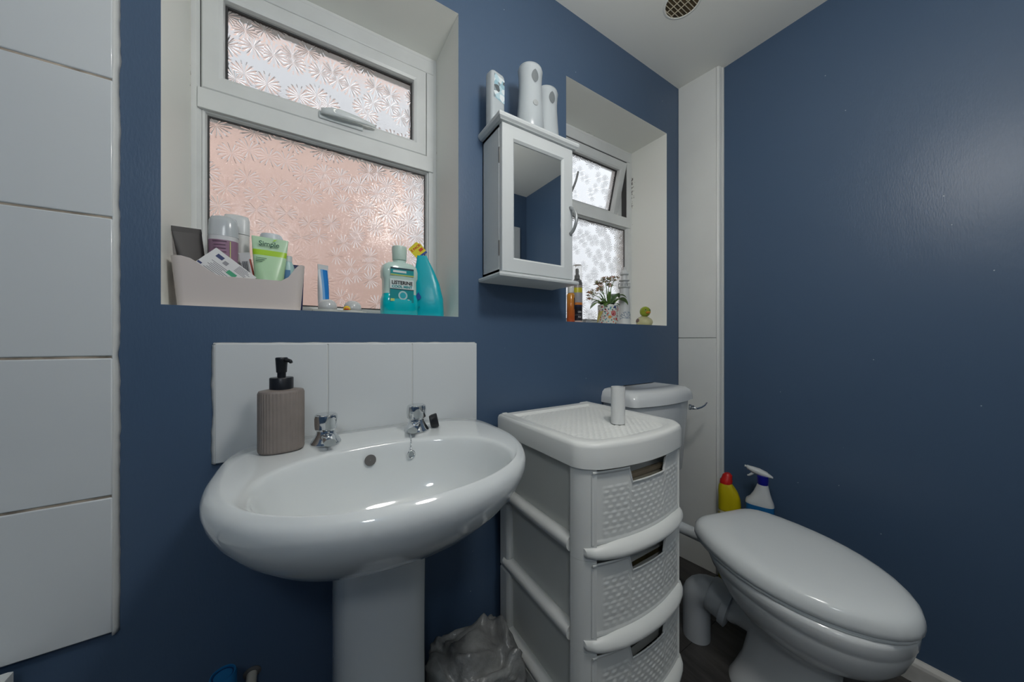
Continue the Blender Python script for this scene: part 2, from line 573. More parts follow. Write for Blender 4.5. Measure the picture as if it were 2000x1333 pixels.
obj('door_handle', tube([(dx0 + 0.07, YB + 0.012, 1.0), (dx0 + 0.07, YB + 0.05, 1.0), (dx0 + 0.17, YB + 0.055, 1.0)], 0.009), M['chrome'], leaf, smooth=True)

# ------------------------------------------------------------------ wall tiles
TB = 0.005  # backing
obj('tile_backing', box(XL + 0.001, -0.305, -TB - 0.0055, -0.0005, 0.519, CZ - 0.002), M['grout'], wall_w)
rows = [0.516, 0.771, 1.030, 1.289, 1.546, 1.803, 2.060, CZ]
cols_x = [-0.3035 - 0.2035 * i for i in range(5)]
def tile_mesh(x0, x1, z0, z1, y0, y1):
    return box(x0, x1, y0, y1, z0, z1)
for i in range(4):
    xa, xb = max(cols_x[i + 1], XL) + 0.0012, cols_x[i] - 0.0012
    if xb - xa < 0.02: continue
    for j in range(7):
        zj = 0.0018 + random.uniform(0, 0.0008)
        obj('wall_tile', tile_mesh(xa, xb, rows[j] + zj, rows[j + 1] - 0.0018, -TB - 0.0075 - random.uniform(0, 0.0006), -TB + 0.001),
            M['tile'], wall_w, bevel=0.0022, bseg=2)
# wavy white sealant bead down the tile edge
rings = []
zz = 0.512
while zz < CZ:
    w = 0.0065 + 0.0030 * noise.noise((0, 0, zz * 14)) + 0.0022 * noise.noise((3, 0, zz * 45))
    rings.append([(-0.3060, -TB - 0.0068, zz), (-0.3040 + w * 0.15, -TB - 0.0060, zz), (-0.3035 + w * 0.35, -0.005, zz), (-0.3040 + w * 0.75, -0.0002, zz), (-0.3060, -0.0002, zz)])
    zz += 0.008
obj('edge_sealant', loft(rings), M['sealant'], wall_w, smooth=True)

# splashback tiles
sp_x = [-0.1630, 0.0440, 0.2485, 0.4475]
for i in range(3):
    obj('splash_tile', box(sp_x[i] + (0.0010 if i else 0), sp_x[i + 1] - 0.0010, -0.0085, -0.0002, 0.801, 1.0535), M['tile'], wall_w, bevel=0.0018)
obj('splash_backing', box(sp_x[0] + 0.002, sp_x[3] - 0.002, -0.0062, -0.0001, 0.803, 1.0515), M['sealant'], wall_w)
rings = []
zz = 0.800
while zz < 1.0555:
    w = 0.006 + 0.0025 * noise.noise((7, 0, zz * 16)) + 0.0016 * noise.noise((9, 0, zz * 50))
    rings.append([(-0.1622, -0.0080, zz), (-0.1635, -0.0078, zz), (-0.1640 - w * 0.5, -0.004, zz), (-0.1640 - w, -0.0001, zz), (-0.1622, -0.0001, zz)])
    zz += 0.006
obj('edge_sealant', loft(rings), M['sealant'], wall_w, smooth=True)
rings = []
xx = -0.166
while xx < 0.4485:
    w = 0.0022 + 0.0014 * noise.noise((xx * 30, 5, 0))
    rings.append([(xx, -0.0078, 1.0525), (xx, -0.0078, 1.0540), (xx, -0.004, 1.0545 + w * 0.6), (xx, -0.0001, 1.0545 + w), (xx, -0.0001, 1.0525)])
    xx += 0.008
obj('edge_sealant', loft(rings), M['sealant'], wall_w, smooth=True)

# ------------------------------------------------------------------ windows
def pane(x0, x1, y0, y1, z0, z1, parent):
    o = obj('pane', box(x0, x1, y0, y1, z0, z1), [M['glass'], M['glass_back']], parent)
    for p in o.data.polygons:
        p.material_index = 0 if p.normal.y < -0.5 else 1
    return o

def window(name, xo, open_deg):
    w = bpy.data.objects.new(name, None); COL.objects.link(w); structure(w)
    w.location = (xo, 0, 0)
    x0, x1 = -0.2449, 0.3888
    z0, z1 = SZ + 0.0002, 2.0518
    # fixed outer frame
    def fr(a, b, c, d):
        return [(0, 0.262), (0, 0.200), (c - 0.006, 0.200), (c - 0.001, 0.203), (c, 0.208), (c, 0.262)]
    iw = 0.0185
    prof = [(0, 0.262), (0, 0.199), (iw - 0.008, 0.199), (iw, 0.206), (iw, 0.262)]
    obj('frame', mitre(x0, x1, z0, z1, prof), M['upvc'], w)
    # top rail is deeper than the jambs
    obj('head_rail', box(x0 + 0.002, x1 - 0.002, 0.1995, 0.26, 1.9975, z1 - 0.004), M['upvc'], w, bevel=0.003)
    obj('sash_gasket', mitre(-0.2285, 0.3546, 1.703, 1.9975, [(0, 0.232), (0, 0.2040), (0.004, 0.2040), (0.004, 0.232)]), M['gasket'], w)
    obj('jamb_rail', box(0.3545, x1 - 0.002, 0.1992, 0.26, 1.7040, 1.9972), M['upvc'], w, bevel=0.0015)
    obj('jamb_rail', box(0.3620, x1 - 0.002, 0.1992, 0.26, z0 + 0.010, 1.6525), M['upvc'], w, bevel=0.0015)
    obj('bottom_rail', box(x0 + 0.004, 0.3618, 0.2020, 0.26, z0 + 0.004, z0 + 0.0215), M['upvc'], w, bevel=0.0015)
    obj('transom', box(x0 + 0.012, x1 - 0.012, 0.1955, 0.26, 1.652, 1.7035), M['upvc'], w, bevel=0.0015)
    # lower fixed pane
    gx0, gx1, gz0, gz1 = -0.2225, 0.3600, SZ + 0.024, 1.6515
    obj('glazing_bead', mitre(gx0 - 0.003, gx1 + 0.003, gz0 - 0.003, gz1 + 0.003, [(0, 0.222), (0, 0.2045), (0.005, 0.2075), (0.0085, 0.218), (0.0085, 0.222)]), M['upvc'], w)
    obj('gasket', mitre(gx0 + 0.004, gx1 - 0.004, gz0 + 0.004, gz1 - 0.004, [(0, 0.223), (0, 0.2165), (0.0045, 0.2165), (0.0045, 0.223)]), M['gasket'], w)
    pane(gx0 + 0.004, gx1 - 0.004, 0.219, 0.223, gz0 + 0.004, gz1 - 0.004, w)
    # top hung sash
    s = bpy.data.objects.new('sash', None); COL.objects.link(s); s.parent = w
    hz = 1.994
    s.location = (0, 0.22, hz)
    s.rotation_euler = (R(open_deg), 0, 0)
    ax0, ax1, az0, az1 = -0.2255, 0.3520, 1.704 - hz, 1.9945 - hz
    bx = 0.0475
    yf = 0.1950 - 0.22
    obj('sash_frame', mitre(ax0, ax1, az0, az1, [(0, 0.034), (0, yf + 0.003), (0.003, yf), (bx - 0.014, yf), (bx - 0.006, yf + 0.004), (bx - 0.004, yf + 0.014), (bx - 0.004, 0.034)]), M['upvc'], s)
    obj('gasket', mitre(ax0 + bx - 0.005, ax1 - bx + 0.005, az0 + bx - 0.005, az1 - bx + 0.005, [(0, 0.006), (0, -0.004), (0.0055, -0.004), (0.0055, 0.006)]), M['gasket'], s)
    pane(ax0 + bx - 0.002, ax1 - bx + 0.002, 0.0, 0.004, az0 + bx - 0.002, az1 - bx + 0.002, s)
    return w, s, yf, az0

GREYM = mat('grey_white_handle', (0.66, 0.70, 0.70), 0.3)
w1, s1, yf, az0 = window('window_1', 0.0, 0.0)
w2, s2, _, _ = window('window_2', 1.0655, 14.0)
# lever handle of the closed sash: lies along the bottom rail
hz0 = az0 + 0.026
prof = [(0.036, 0.008), (0.050, 0.010), (0.062, 0.012), (0.080, 0.0125), (0.110, 0.011), (0.140, 0.0085), (0.170, 0.006), (0.186, 0.0035)]
rings = []
for i, (x, h) in enumerate(prof):
    yo = yf - 0.014 - 0.012 * sin(pi * min(1, i / 7.0))
    zc = hz0 + 0.004 + 0.003 * i / 7
    rings.append([(x, yo + 0.55 * h * cos(t), zc + h * sin(t)) for t in [2 * pi * q / 12 for q in range(12)]])
hd = obj('handle', loft(rings), GREYM, s1, smooth=True)
obj('handle_plate', box(0.030, 0.150, yf - 0.006, yf, hz0 - 0.012, hz0 + 0.008), GREYM, s1, bevel=0.003)
obj('keyhole', lathe([(0.0055, 0), (0.0055, 0.002), (0.003, 0.002)], 16), M['chrome'], s1, loc=(0.072, yf - 0.029, hz0 + 0.006), rot=(R(90), 0, 0))
# second sash: handle turned up
rings = []
for i in range(9):
    t = i / 8
    rings.append([(-0.012 + 0.010 * t + 0.0065 * (1 - 0.35 * t) * cos(a), yf - 0.010 - 0.030 * sin(pi * min(1, t * 1.2) * 0.5) + 0.005 * sin(a), hz0 + 0.012 + 0.115 * t) for a in [2 * pi * q / 10 for q in range(10)]])
DHM = mat('backlit_handle_grey', (0.25, 0.26, 0.26), 0.35)  # handle grey darkened to give its silhouette against the bright pane
obj('handle', loft(rings), DHM, s2, smooth=True)
obj('handle_plate', box(-0.050, 0.012, yf - 0.008, yf, hz0 - 0.004, hz0 + 0.018), DHM, s2, bevel=0.003)

# ------------------------------------------------------------------ neighbouring house beyond the glass
nb = thing('neighbouring_house', 'pink rendered house wall seen blurred through the patterned glass', 'house', (0, 1.7, -0.1))
PINK = mat('pink_render', (0.46, 0.325, 0.275), 0.9, vary=0.06, vscale=2)
BAND = mat('white_soffit', (0.40, 0.40, 0.41), 0.8)
obj('wall', box(-4.5, 0.70, 0, 0.25, 0.0, 2.62), PINK, nb)
obj('eaves_band', box(-4.5, 0.74, -0.12, 0.25, 2.62, 3.02), BAND, nb)
obj('upper_wall', box(-4.5, 0.70, 0.0, 0.25, 3.02, 4.2), PINK, nb)
wh = thing('added_pale_wall', 'pale wall added outside to hold down the brightness of the far panes', 'house', (0, 2.3, -0.1))  # added in place of bright sky so the far panes do not clip
obj('wall', box(0.75, 7.0, 0, 0.25, 0.0, 5.2), mat('pale_render', (0.50, 0.50, 0.505), 0.9, vary=0.04, vscale=2), wh)
obj('coping', box(0.72, 7.05, -0.04, 0.29, 5.2, 5.26), BAND, wh)
fn = thing('added_fence', 'dark timber fence added outside to give dark lines in the far glass', 'fence', (0, 1.9, -0.1))  # added dark boards for the glass relief to pick up as dark lines
for i in range(26):
    obj('fence_board', box(0.85 + 0.15 * i, 0.99 + 0.15 * i, 0, 0.02, 0.0, 1.14), mat('dark_timber', (0.10, 0.085, 0.07), 0.8) if i == 0 else bpy.data.materials['dark_timber'], fn)
structure(obj('ground_outside', box(-6, 6, 0.31, 8, -0.16, -0.1), mat('concrete_path', (0.42, 0.41, 0.39), 0.9, vary=0.15)))

# ------------------------------------------------------------------ ceiling lamp and vent
lamp = thing('ceiling_lamp', 'round opal globe ceiling lamp above the basin', 'lamp', (LAMP_POS[0], LAMP_POS[1], CZ))
obj('lamp_base', lathe([(0.06, 0), (0.06, -0.02), (0.045, -0.032), (0.045, -0.036)], 32), M['white'], lamp, smooth=True, auto=40)
zc = LAMP_POS[2] - CZ
obj('lamp_stem', lathe([(0.009, -0.03), (0.009, LAMP_POS[2] - CZ + 0.08)], 16), M['white'], lamp, smooth=True, auto=40)
obj('lamp_globe', lathe([(0.088 * sin(a), zc + 0.088 * cos(a)) for a in [R(12 + 168 * i / 15) for i in range(16)]], 32),
    mat('opal_glow', (0.9, 0.9, 0.88), 0.4, emit=(1.0, 0.98, 0.95), estr=LAMP_STRENGTH), lamp, smooth=True)

st_l = thing('fill_globe', 'opal globe added for fill light on the back wall behind the viewer', 'lamp', (-0.25, YB, 1.78))  # added light source behind the viewer, there only to lift the fill
obj('lamp_base', lathe([(0.05, 0.0005), (0.05, 0.012), (0.03, 0.02), (0.012, 0.05), (0.012, 0.07)], 32), M['white'], st_l, smooth=True, auto=40, rot=(R(-90), 0, 0))
obj('lamp_globe', lathe([(0.085 * sin(a_), 0.135 - 0.085 * cos(a_)) for a_ in [R(12 + 168 * i / 15) for i in range(16)]], 32), mat('fill_glow', (0.9, 0.9, 0.9), 0.4, emit=(0.97, 1.0, 1.0), estr=FILL_STRENGTH), st_l, smooth=True, rot=(R(-90), 0, 0))
VENT_C = (1.167, -0.244, CZ)
vt = thing('ceiling_vent', 'round slatted yellowed extractor vent in the ceiling', 'vent', VENT_C)
obj('vent_ring', lathe([(0.050, -0.0005), (0.050, -0.0030), (0.0525, -0.0032), (0.058, -0.0005)], 40, False, False), M['ceiling'], vt, smooth=True)
obj('vent_cavity', lathe([(0.051, -0.0006), (0.0005, -0.0006)], 40, False, False), M['ventdark'], vt)  # flat disc in mottled dark brown behind the slats
vt.scale = (1.14, 1.14, 1.0)
th = 0.0
for i in range(-4, 5):
    d = i * 0.0112
    h = math.sqrt(max(0, 0.051 ** 2 - d ** 2))
    s_ = obj('slat', box(-h, h, -0.0008, 0.0008, -0.0030, -0.0008), M['ivory'], vt, rot=(0, 0, th))
    s_.location = (-d * sin(th), d * cos(th), 0)
for d in (-0.012, 0.012):
    h = math.sqrt(0.051 ** 2 - d ** 2)
    s_ = obj('cross_bar', box(-0.0010, 0.0010, -h, h, -0.0032, -0.0009), M['ivory'], vt, rot=(0, 0, th))
    s_.location = (d * cos(th), d * sin(th), 0)

# ------------------------------------------------------------------ bath corner at the left
bt = thing('bathtub', 'white bath with its rim just showing under the wall tiles', 'bath', (0, 0, 0))
def bath_ring(ix, iy, z):
    x0_, x1_, y0_, y1_ = XL + 0.002 + ix, -0.4090 - ix, -1.575 + iy, -0.0265 - iy
    return [(x0_, y0_, z), (x1_, y0_, z), (x1_, y1_, z), (x0_, y1_, z)]
obj('bath_body', loft([bath_ring(0.10, 0.12, 0.12), bath_ring(0.04, 0.03, 0.40), bath_ring(0.002, 0.002, 0.494), bath_ring(0.0, 0.0, 0.497), bath_ring(0.0, 0.0, 0.514), bath_ring(0.004, 0.004, 0.518),
                      bath_ring(0.05, 0.05, 0.518), bath_ring(0.07, 0.07, 0.505), bath_ring(0.10, 0.14, 0.20), bath_ring(0.16, 0.24, 0.16)]), M['ceramic'], bt)
obj('bath_panel', box(-0.432, -0.424, -1.57, -0.03, 0.0, 0.494), M['white'], bt)

# ------------------------------------------------------------------ wash basin
bs = thing('wash_basin', 'white oval pedestal wash basin with chrome taps', 'basin', (0.145, 0, 0))
NB = 112
def basin_outer(s, z, cy=-0.08):
    out = []
    for i in range(NB):
        t = 2 * pi * i / NB
        c, q = cos(t), sin(t)
        if q >= 0: p, b = 4.5, 0.2005
        else: p, b = 2.15, 0.268
        x = 0.284 * math.copysign(abs(c) ** (2 / p), c)
        y = -0.21 + b * math.copysign(abs(q) ** (2 / p), q)
        out.append((x * s, cy + (y - cy) * s, z))
    return out
def basin_inner(s, z, dy=0.0):
    return ring(0.214 * s, 0.146 * s, z, NB, 0.0, -0.308 + dy, 2.25)
def mix(a, b, t, z):
    return [(p[0] * (1 - t) + q[0] * t, p[1] * (1 - t) + q[1] * t, z) for p, q in zip(a, b)]
rim_o, rim_i = basin_outer(0.962, 0.83), basin_inner(1.04, 0.83)
rr = [basin_outer(0.30, 0.642, -0.12), basin_outer(0.42, 0.649, -0.11), basin_outer(0.56, 0.662, -0.10), basin_outer(0.70, 0.684), basin_outer(0.81, 0.710), basin_outer(0.895, 0.740), basin_outer(0.955, 0.768),
      basin_outer(0.987, 0.790), basin_outer(1.0, 0.808), basin_outer(0.998, 0.820), basin_outer(0.985, 0.830), basin_outer(0.965, 0.8355),
      mix(rim_o, rim_i, 0.25, 0.8372), mix(rim_o, rim_i, 0.55, 0.8368), mix(rim_o, rim_i, 0.8, 0.8356), mix(rim_o, rim_i, 0.95, 0.8340), basin_inner(1.030, 0.8325), basin_inner(1.015, 0.8300), basin_inner(1.0, 0.8255),
      basin_inner(0.975, 0.812), basin_inner(0.95, 0.795), basin_inner(0.90, 0.765, 0.002), basin_inner(0.82, 0.735, 0.004), basin_inner(0.68, 0.710, 0.006), basin_inner(0.48, 0.694, 0.008), basin_inner(0.25, 0.686, 0.01), basin_inner(0.10, 0.684, 0.01)]
obj('bowl', loft(rr), M['ceramic'], bs, smooth=True)
# pedestal: faceted D column
def ped(s, z, fy):
    pts = [(-0.094, -0.035), (-0.097, -0.10), (-0.094, -0.155), (-0.080, -0.19 - fy), (-0.045, -0.213 - fy), (0, -0.22 - fy), (0.045, -0.213 - fy), (0.080, -0.19 - fy), (0.094, -0.155), (0.097, -0.10), (0.094, -0.035)]
    return [(x * s, y, z) for x, y in pts]
obj('pedestal', loft([ped(1.12, 0.0, 0.02), ped(1.10, 0.03, 0.018), ped(1.0, 0.10, 0.004), ped(0.99, 0.35, 0.0), ped(1.0, 0.58, 0.006), ped(1.02, 0.66, 0.012), ped(1.0, 0.70, 0.01)]), M['ceramic'], bs, smooth=True, bevel=0.012, bseg=3)
# overflow, plug hole
ov = lathe([(0.0005, 0.0005), (0.0095, 0.0005), (0.0105, 0.0022), (0.0125, 0.0022), (0.0135, 0.0)], 28, False, False)
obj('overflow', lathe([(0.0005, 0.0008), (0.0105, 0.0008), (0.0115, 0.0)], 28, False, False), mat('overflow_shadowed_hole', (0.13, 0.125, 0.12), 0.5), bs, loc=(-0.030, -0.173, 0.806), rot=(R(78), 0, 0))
obj('plug_hole', lathe([(0.0005, 0.002), (0.014, 0.002), (0.018, 0.004), (0.023, 0.003), (0.025, 0.0)], 32, False, False), M['chrome'], bs, loc=(0, -0.298, 0.685), smooth=True)

def tap(x, y, rz, stopper):
    t = obj('tap', lathe([(0.026, 0), (0.0265, 0.003), (0.0245, 0.007), (0.020, 0.016), (0.0165, 0.024), (0.0155, 0.031)], 32), M['chrome'], bs, smooth=True, auto=50, loc=(x, y, 0.8368), rot=(0, 0, rz))
    t.scale = (1.14, 1.14, 0.90)
    sp = []
    for i in range(9):
        u = i / 8
        yy = -0.008 - 0.046 * u
        zz = 0.016 + 0.010 * sin(u * pi * 0.75) - 0.006 * u
        r = 0.0125 - 0.0025 * u
        sp.append([(r * cos(a), yy, zz + r * 0.85 * sin(a)) for a in [2 * pi * q / 16 for q in range(16)]])
    obj('spout', loft(sp), M['chrome'], t, smooth=True, auto=60)
    # faceted head, flat dished facets
    hv = [(0.0145, 0.030), (0.0200, 0.037), (0.0222, 0.050), (0.0215, 0.062), (0.0195, 0.0685), (0.0175, 0.070)]
    rings = []
    for q, (r, z) in enumerate(hv):
        pts = []
        for i in range(48):
            a = 2 * pi * i / 48
            m_ = (a % (pi / 3)) - pi / 6
            flat = cos(pi / 6) / cos(m_)
            bl = max(0.0, 1 - abs(z - 0.051) / 0.017)
            rad = r * (1 - 0.9 * bl * (1 - flat) - 0.05 * bl)
            pts.append((rad * cos(a + 0.35), rad * sin(a + 0.35), z))
        rings.append(pts)
    hd_ = obj('tap_head', loft(rings), M['chrome'], t, smooth=True, auto=22)
    obj('tap_cap', lathe([(0.017, 0.0698), (0.0172, 0.0715), (0.010, 0.0722), (0.0005, 0.0722)], 32), M['chrome'], t, smooth=True, auto=40)
    return t
t1 = tap(0.036 - 0.145, -0.100, R(4), False)
t2 = tap(0.233 - 0.145, -0.103, R(-24), True)
# chain with ring, rubber stopper behind the right tap
ch = obj('plug_stopper', lathe([(0.0125, 0), (0.0145, 0.004), (0.0155, 0.012), (0.014, 0.0135), (0.0005, 0.0135)], 24), M['black'], bs, smooth=True, auto=40, loc=(0.124, -0.098, 0.8520), rot=(R(78), 0, R(72)))
ch.scale = (1.15, 1.15, 1.5)
bmc = bmesh.new()
chain = [(0.070, -0.118, 0.8395), (0.067, -0.126, 0.8395), (0.0645, -0.135, 0.8392), (0.0625, -0.144, 0.8388), (0.061, -0.152, 0.8375), (0.059, -0.159, 0.834), (0.0575, -0.166, 0.828), (0.056, -0.170, 0.820), (0.0555, -0.1725, 0.812)]
for a, b in zip(chain[:-1], chain[1:]):
    for u in (0.0, 0.5):
        p = Vector(a).lerp(Vector(b), u)
        bmesh.ops.create_icosphere(bmc, subdivisions=1, radius=0.0021, matrix=Matrix.Translation(p))
obj('plug_chain', bmc, M['chrome'], bs, smooth=True)
obj('chain_ring', tube([(0.0555 + 0.0075 * cos(a), -0.1755, 0.803 + 0.0085 * sin(a)) for a in [2 * pi * i / 20 for i in range(21)]], 0.0019, 8), M['chrome'], bs, smooth=True)
obj('chain_disc', lathe([(0.0005, 0.0), (0.006, 0.0), (0.006, 0.002), (0.0005, 0.002)], 16), M['chrome'], bs, loc=(0.0555, -0.1735, 0.803), rot=(R(80), 0, 0))

# ------------------------------------------------------------------ soap dispenser
sd = thing('soap_dispenser', 'taupe ribbed oval soap dispenser with black pump on the basin', 'soap dispenser', (-0.043, -0.108, 0.8375), R(7))
NR = 240
def ribbed(rx, ry, z, amp):
    out = []
    for i in range(NR):
        t = 2 * pi * i / NR
        k = 1 + 0.6 * amp * cos(40 * t)
        c, s_ = cos(t), sin(t)
        out.append((rx * k * math.copysign(abs(c) ** 0.86, c), ry * k * math.copysign(abs(s_) ** 0.86, s_), z))
    return out
obj('bottle', loft([ribbed(0.035, 0.025, 0.0, 0), ribbed(0.0385, 0.0285, 0.0025, 0.0), ribbed(0.039, 0.029, 0.006, 0.022), ribbed(0.039, 0.029, 0.118, 0.022), ribbed(0.0388, 0.0288, 0.1195, 0.0), ribbed(0.0375, 0.0275, 0.1225, 0), ribbed(0.022, 0.017, 0.1255, 0), ribbed(0.014, 0.012, 0.1255, 0)]), M['taupe'], sd, smooth=True, auto=50)
BLK = mat('black_pump_plastic', (0.012, 0.014, 0.018), 0.32)
obj('collar', lathe([(0.0205, 0.1252), (0.0205, 0.147), (0.0195, 0.1485), (0.009, 0.1485)], 40), BLK, sd, smooth=True, auto=40)
obj('stem', lathe([(0.0075, 0.148), (0.0075, 0.160)], 24), BLK, sd, smooth=True, auto=40)
ph_ = obj('pump_head', lathe([(0.0088, 0.1585), (0.0092, 0.160), (0.0105, 0.183), (0.0108, 0.1870), (0.0098, 0.189), (0.0005, 0.189)], 32), BLK, sd, smooth=True, auto=40)
obj('pump_spout', tube([(0.004, -0.004, 0.183), (0.009, -0.014, 0.1835), (0.013, -0.024, 0.1820), (0.0138, -0.0262, 0.179)], [0.0045, 0.004, 0.0034, 0.003], 12), BLK, ph_, smooth=True)

# ------------------------------------------------------------------ drawer tower
dt = thing('drawer_tower', 'white plastic drawer tower with woven-pattern drawer fronts', 'drawer unit', (0.708, 0, 0))
HW = 0.1985            # half width
YBK, YFR = -0.030, -0.402
BOW = 0.036
def front_y(x):        # bowed front line
    u = max(-1, min(1, x / HW))
    return YFR - BOW * (1 - u * u)
def plan(inset, rc=0.040, n=10):
    """outline of the unit, counter-clockwise from back-left, bowed front, rounded front corners"""
    hw = HW - inset
    yb, yf = YBK - inset, YFR + inset
    pts = [(-hw, yb)]
    pts.append((-hw, yf + rc))
    for i in range(1, n):
        a = pi + (pi / 2) * i / n
        bx_, by_ = -hw + rc + rc * cos(a), yf + rc + rc * sin(a)
        pts.append((bx_, by_ - BOW * max(0, 1 - (bx_ / HW) ** 2) * (i / n) ** 2))
    for i in range(0, 17):
        x = -hw + rc + (2 * hw - 2 * rc) * i / 16
        pts.append((x, yf - BOW * (1 - (x / HW) ** 2)))
    for i in range(1, n):
        a = 1.5 * pi + (pi / 2) * i / n
        bx_, by_ = hw - rc + rc * cos(a), yf + rc + rc * sin(a)
        pts.append((bx_, by_ - BOW * max(0, 1 - (bx_ / HW) ** 2) * (1 - i / n) ** 2))
    pts.append((hw, yf + rc))
    pts.append((hw, yb))
    return pts
LZ0, LZ1 = 0.772, 0.832
def at_z(poly, z): return [(x, y, z) for x, y in poly]
lid = obj('lid', loft([at_z(plan(0.004), LZ0), at_z(plan(0.0), LZ0 + 0.002), at_z(plan(0.0), LZ1 - 0.012), at_z(plan(0.002), LZ1 - 0.005), at_z(plan(0.006), LZ1 - 0.0012), at_z(plan(0.011), LZ1), at_z(plan(0.030, 0.03), LZ1), at_z(plan(0.033, 0.03), LZ1 - 0.001),
                       at_z(plan(0.039, 0.03), LZ1 - 0.010)], True, True), M['plastic'], dt, smooth=True, auto=35)

def weave(u, v, cw, chh):
    """basket weave relief in metres coordinates"""
    r = math.floor(v / chh)
    fu = (u / cw + 0.5 * (r % 2)) % 1.0
    fv = (v / chh) % 1.0
    return (sin(pi * fu) ** 0.8) * (0.35 + 0.65 * (fv ** 1.5)) * (1.0 if fv < 0.88 else (1 - fv) / 0.12)

def grid_mesh(nu, nv, fn):
    v = [fn(i / nu, j / nv) for j in range(nv + 1) for i in range(nu + 1)]
    f = [(j * (nu + 1) + i, j * (nu + 1) + i + 1, (j + 1) * (nu + 1) + i + 1, (j + 1) * (nu + 1) + i) for j in range(nv) for i in range(nu)]
    return mesh_from(v, f)
obj('lid_weave', grid_mesh(150, 120, lambda a, b: (-0.152 + 0.304 * a, -0.385 + 0.315 * b, LZ1 - 0.0104 + 0.0042 * weave(0.304 * a, 0.315 * b, 0.0200, 0.0105))), M['plastic'], lid, smooth=True)
obj('lid_lug', box(-HW + 0.012, -HW + 0.030, YBK - 0.014, YBK - 0.002, LZ1 - 0.006, LZ1 + 0.0008), M['plastic'], lid, bevel=0.002)
obj('lid_lug', box(HW - 0.050, HW - 0.012, YBK - 0.014, YBK - 0.002, LZ1 - 0.006, LZ1 + 0.0008), M['plastic'], lid, bevel=0.002)

MODH = 0.2065
def half_post(side, z0, z1):
    """front corner post follows the rounded corner of the plan"""
    full = plan(0.004)
    n = len(full)
    if side < 0: seq = full[1:11]
    else: seq = full[n - 11:n - 1]
    inner = [(x * 0.93, y + 0.018) for x, y in seq]
    return extrude(seq + inner[::-1], z0, z1, 'z')
for kmod in range(3):
    zt = LZ0 - kmod * MODH           # top of module
    zb = zt - MODH
    for s_ in (-1, 1):
        obj('front_post', half_post(s_, zb + 0.001, zt), M['plastic'], dt, smooth=True, auto=40)
        bp_ = extrude([(s_ * (HW - 0.004), YBK - 0.004), (s_ * (HW - 0.004), YBK - 0.048), (s_ * (HW - 0.012), YBK - 0.056), (s_ * (HW - 0.034), YBK - 0.050), (s_ * (HW - 0.034), YBK - 0.004)], zb + 0.001, zt, 'z')
        obj('back_post', bp_, M['plastic'], dt, bevel=0.006, bseg=3)
        # side rail: round bar between the posts
        xr = s_ * (HW - 0.016)
        path = [(xr, YBK - 0.030, zb + 0.022), (xr, YBK - 0.06, zb + 0.022), (xr, -0.2, zb + 0.021), (xr, YFR + 0.05, zb + 0.022)]
        obj('side_rail', tube(path, [0.0185, 0.0180, 0.0180, 0.0185], 20), M['plastic'], dt, smooth=True, auto=50)
    # bowed front rail: bulging lip
    rings = []
    for i in range(25):
        x = -HW + 0.016 + (2 * HW - 0.032) * i / 24
        e_ = max(0.0, abs(x) - (HW - 0.045)) / 0.045
        y0 = front_y(x) + 0.045 * (1 - math.sqrt(max(0.0, 1 - e_ * e_)))
        taper = min(1.0, 0.16 + 4.0 * min(i, 24 - i) / 24) ** 0.8
        hh = 0.022
        rings.append([(x, y0 + q0, zb + 0.019 + (q1 - 0.019) * math.sqrt(taper)) if q0 > 0 else (x, y0 + q0 * taper, zb + 0.019 + (q1 - 0.019) * math.sqrt(taper)) for q0, q1 in ((0.030, 0.002), (0.006, 0.002), (-0.006, 0.006), (-0.011, 0.014), (-0.010, 0.022), (-0.004, 0.032), (0.006, 0.039), (0.030, 0.040))])
    obj('front_rail', loft(rings), M['plastic'], dt, smooth=True, auto=60)
    # drawer
    dx = HW - 0.0275
    z0, z1 = zb + 0.036, zt - 0.004
    tub = []
    for (ins, z) in ((0.008, z0 - 0.030), (0.006, z0 - 0.028), (0.002, z1 - 0.002), (0.0, z1 + 0.002)):
        tub.append([(-HW + 0.018 + ins, YBK - 0.020 - ins, z), (HW - 0.018 - ins, YBK - 0.020 - ins, z), (HW - 0.018 - ins, YFR + 0.012, z), (-HW + 0.018 + ins, YFR + 0.012, z)])
    tub_in = [[(p[0] * 0.975, p[1] * 0.995, max(p[2], z0 - 0.026)) for p in r] for r in reversed(tub)]
    dm = loft(tub + tub_in, True, True)
    drw = obj('drawer', dm, M['plastic2'], dt)
    nx0, nx1, nd = -0.072, 0.072, 0.036
    cols = sorted(set([round(-dx + 2 * dx * i / 110, 5) for i in range(111)] + [nx0, nx0 + 0.010, nx1 - 0.012, nx1]))
    nrow = 66
    def top_at(x):
        if x <= nx0 or x >= nx1: return z1
        if x < nx0 + 0.010: return z1 - nd * (x - nx0) / 0.010
        if x > nx1 - 0.012: return z1 - nd * (nx1 - x) / 0.012
        return z1 - nd
    vv, ff = [], []
    for x in cols:
        zt_ = top_at(x)
        for j in range(nrow + 1):
            z = z0 + (zt_ - z0) * j / nrow
            inw = (-dx + 0.030 < x < dx - 0.020) and (z0 + 0.012 < z < z1 - 0.040)
            rel = 0.0024 * weave(x + 0.5, z - z0, 0.0215, 0.0118) if inw else 0.0
            rim = 0.0042 if (z > zt_ - 0.0055) else 0.0
            edge = 0.0016 if (x < -dx + 0.012 or x > dx - 0.008 or z < z0 + 0.008) else 0.0
            vv.append((x, front_y(x) + 0.011 - rel - rim - edge, z))
    nn = nrow + 1
    for i in range(len(cols) - 1):
        for j in range(nrow):
            ff.append((i * nn + j, (i + 1) * nn + j, (i + 1) * nn + j + 1, i * nn + j + 1))
    fm = mesh_from(vv, ff)
    df = obj('drawer_front', fm, M['plastic'], drw, smooth=True)
    sol = df.modifiers.new('thick', 'SOLIDIFY'); sol.thickness = 0.0025; sol.offset = -1
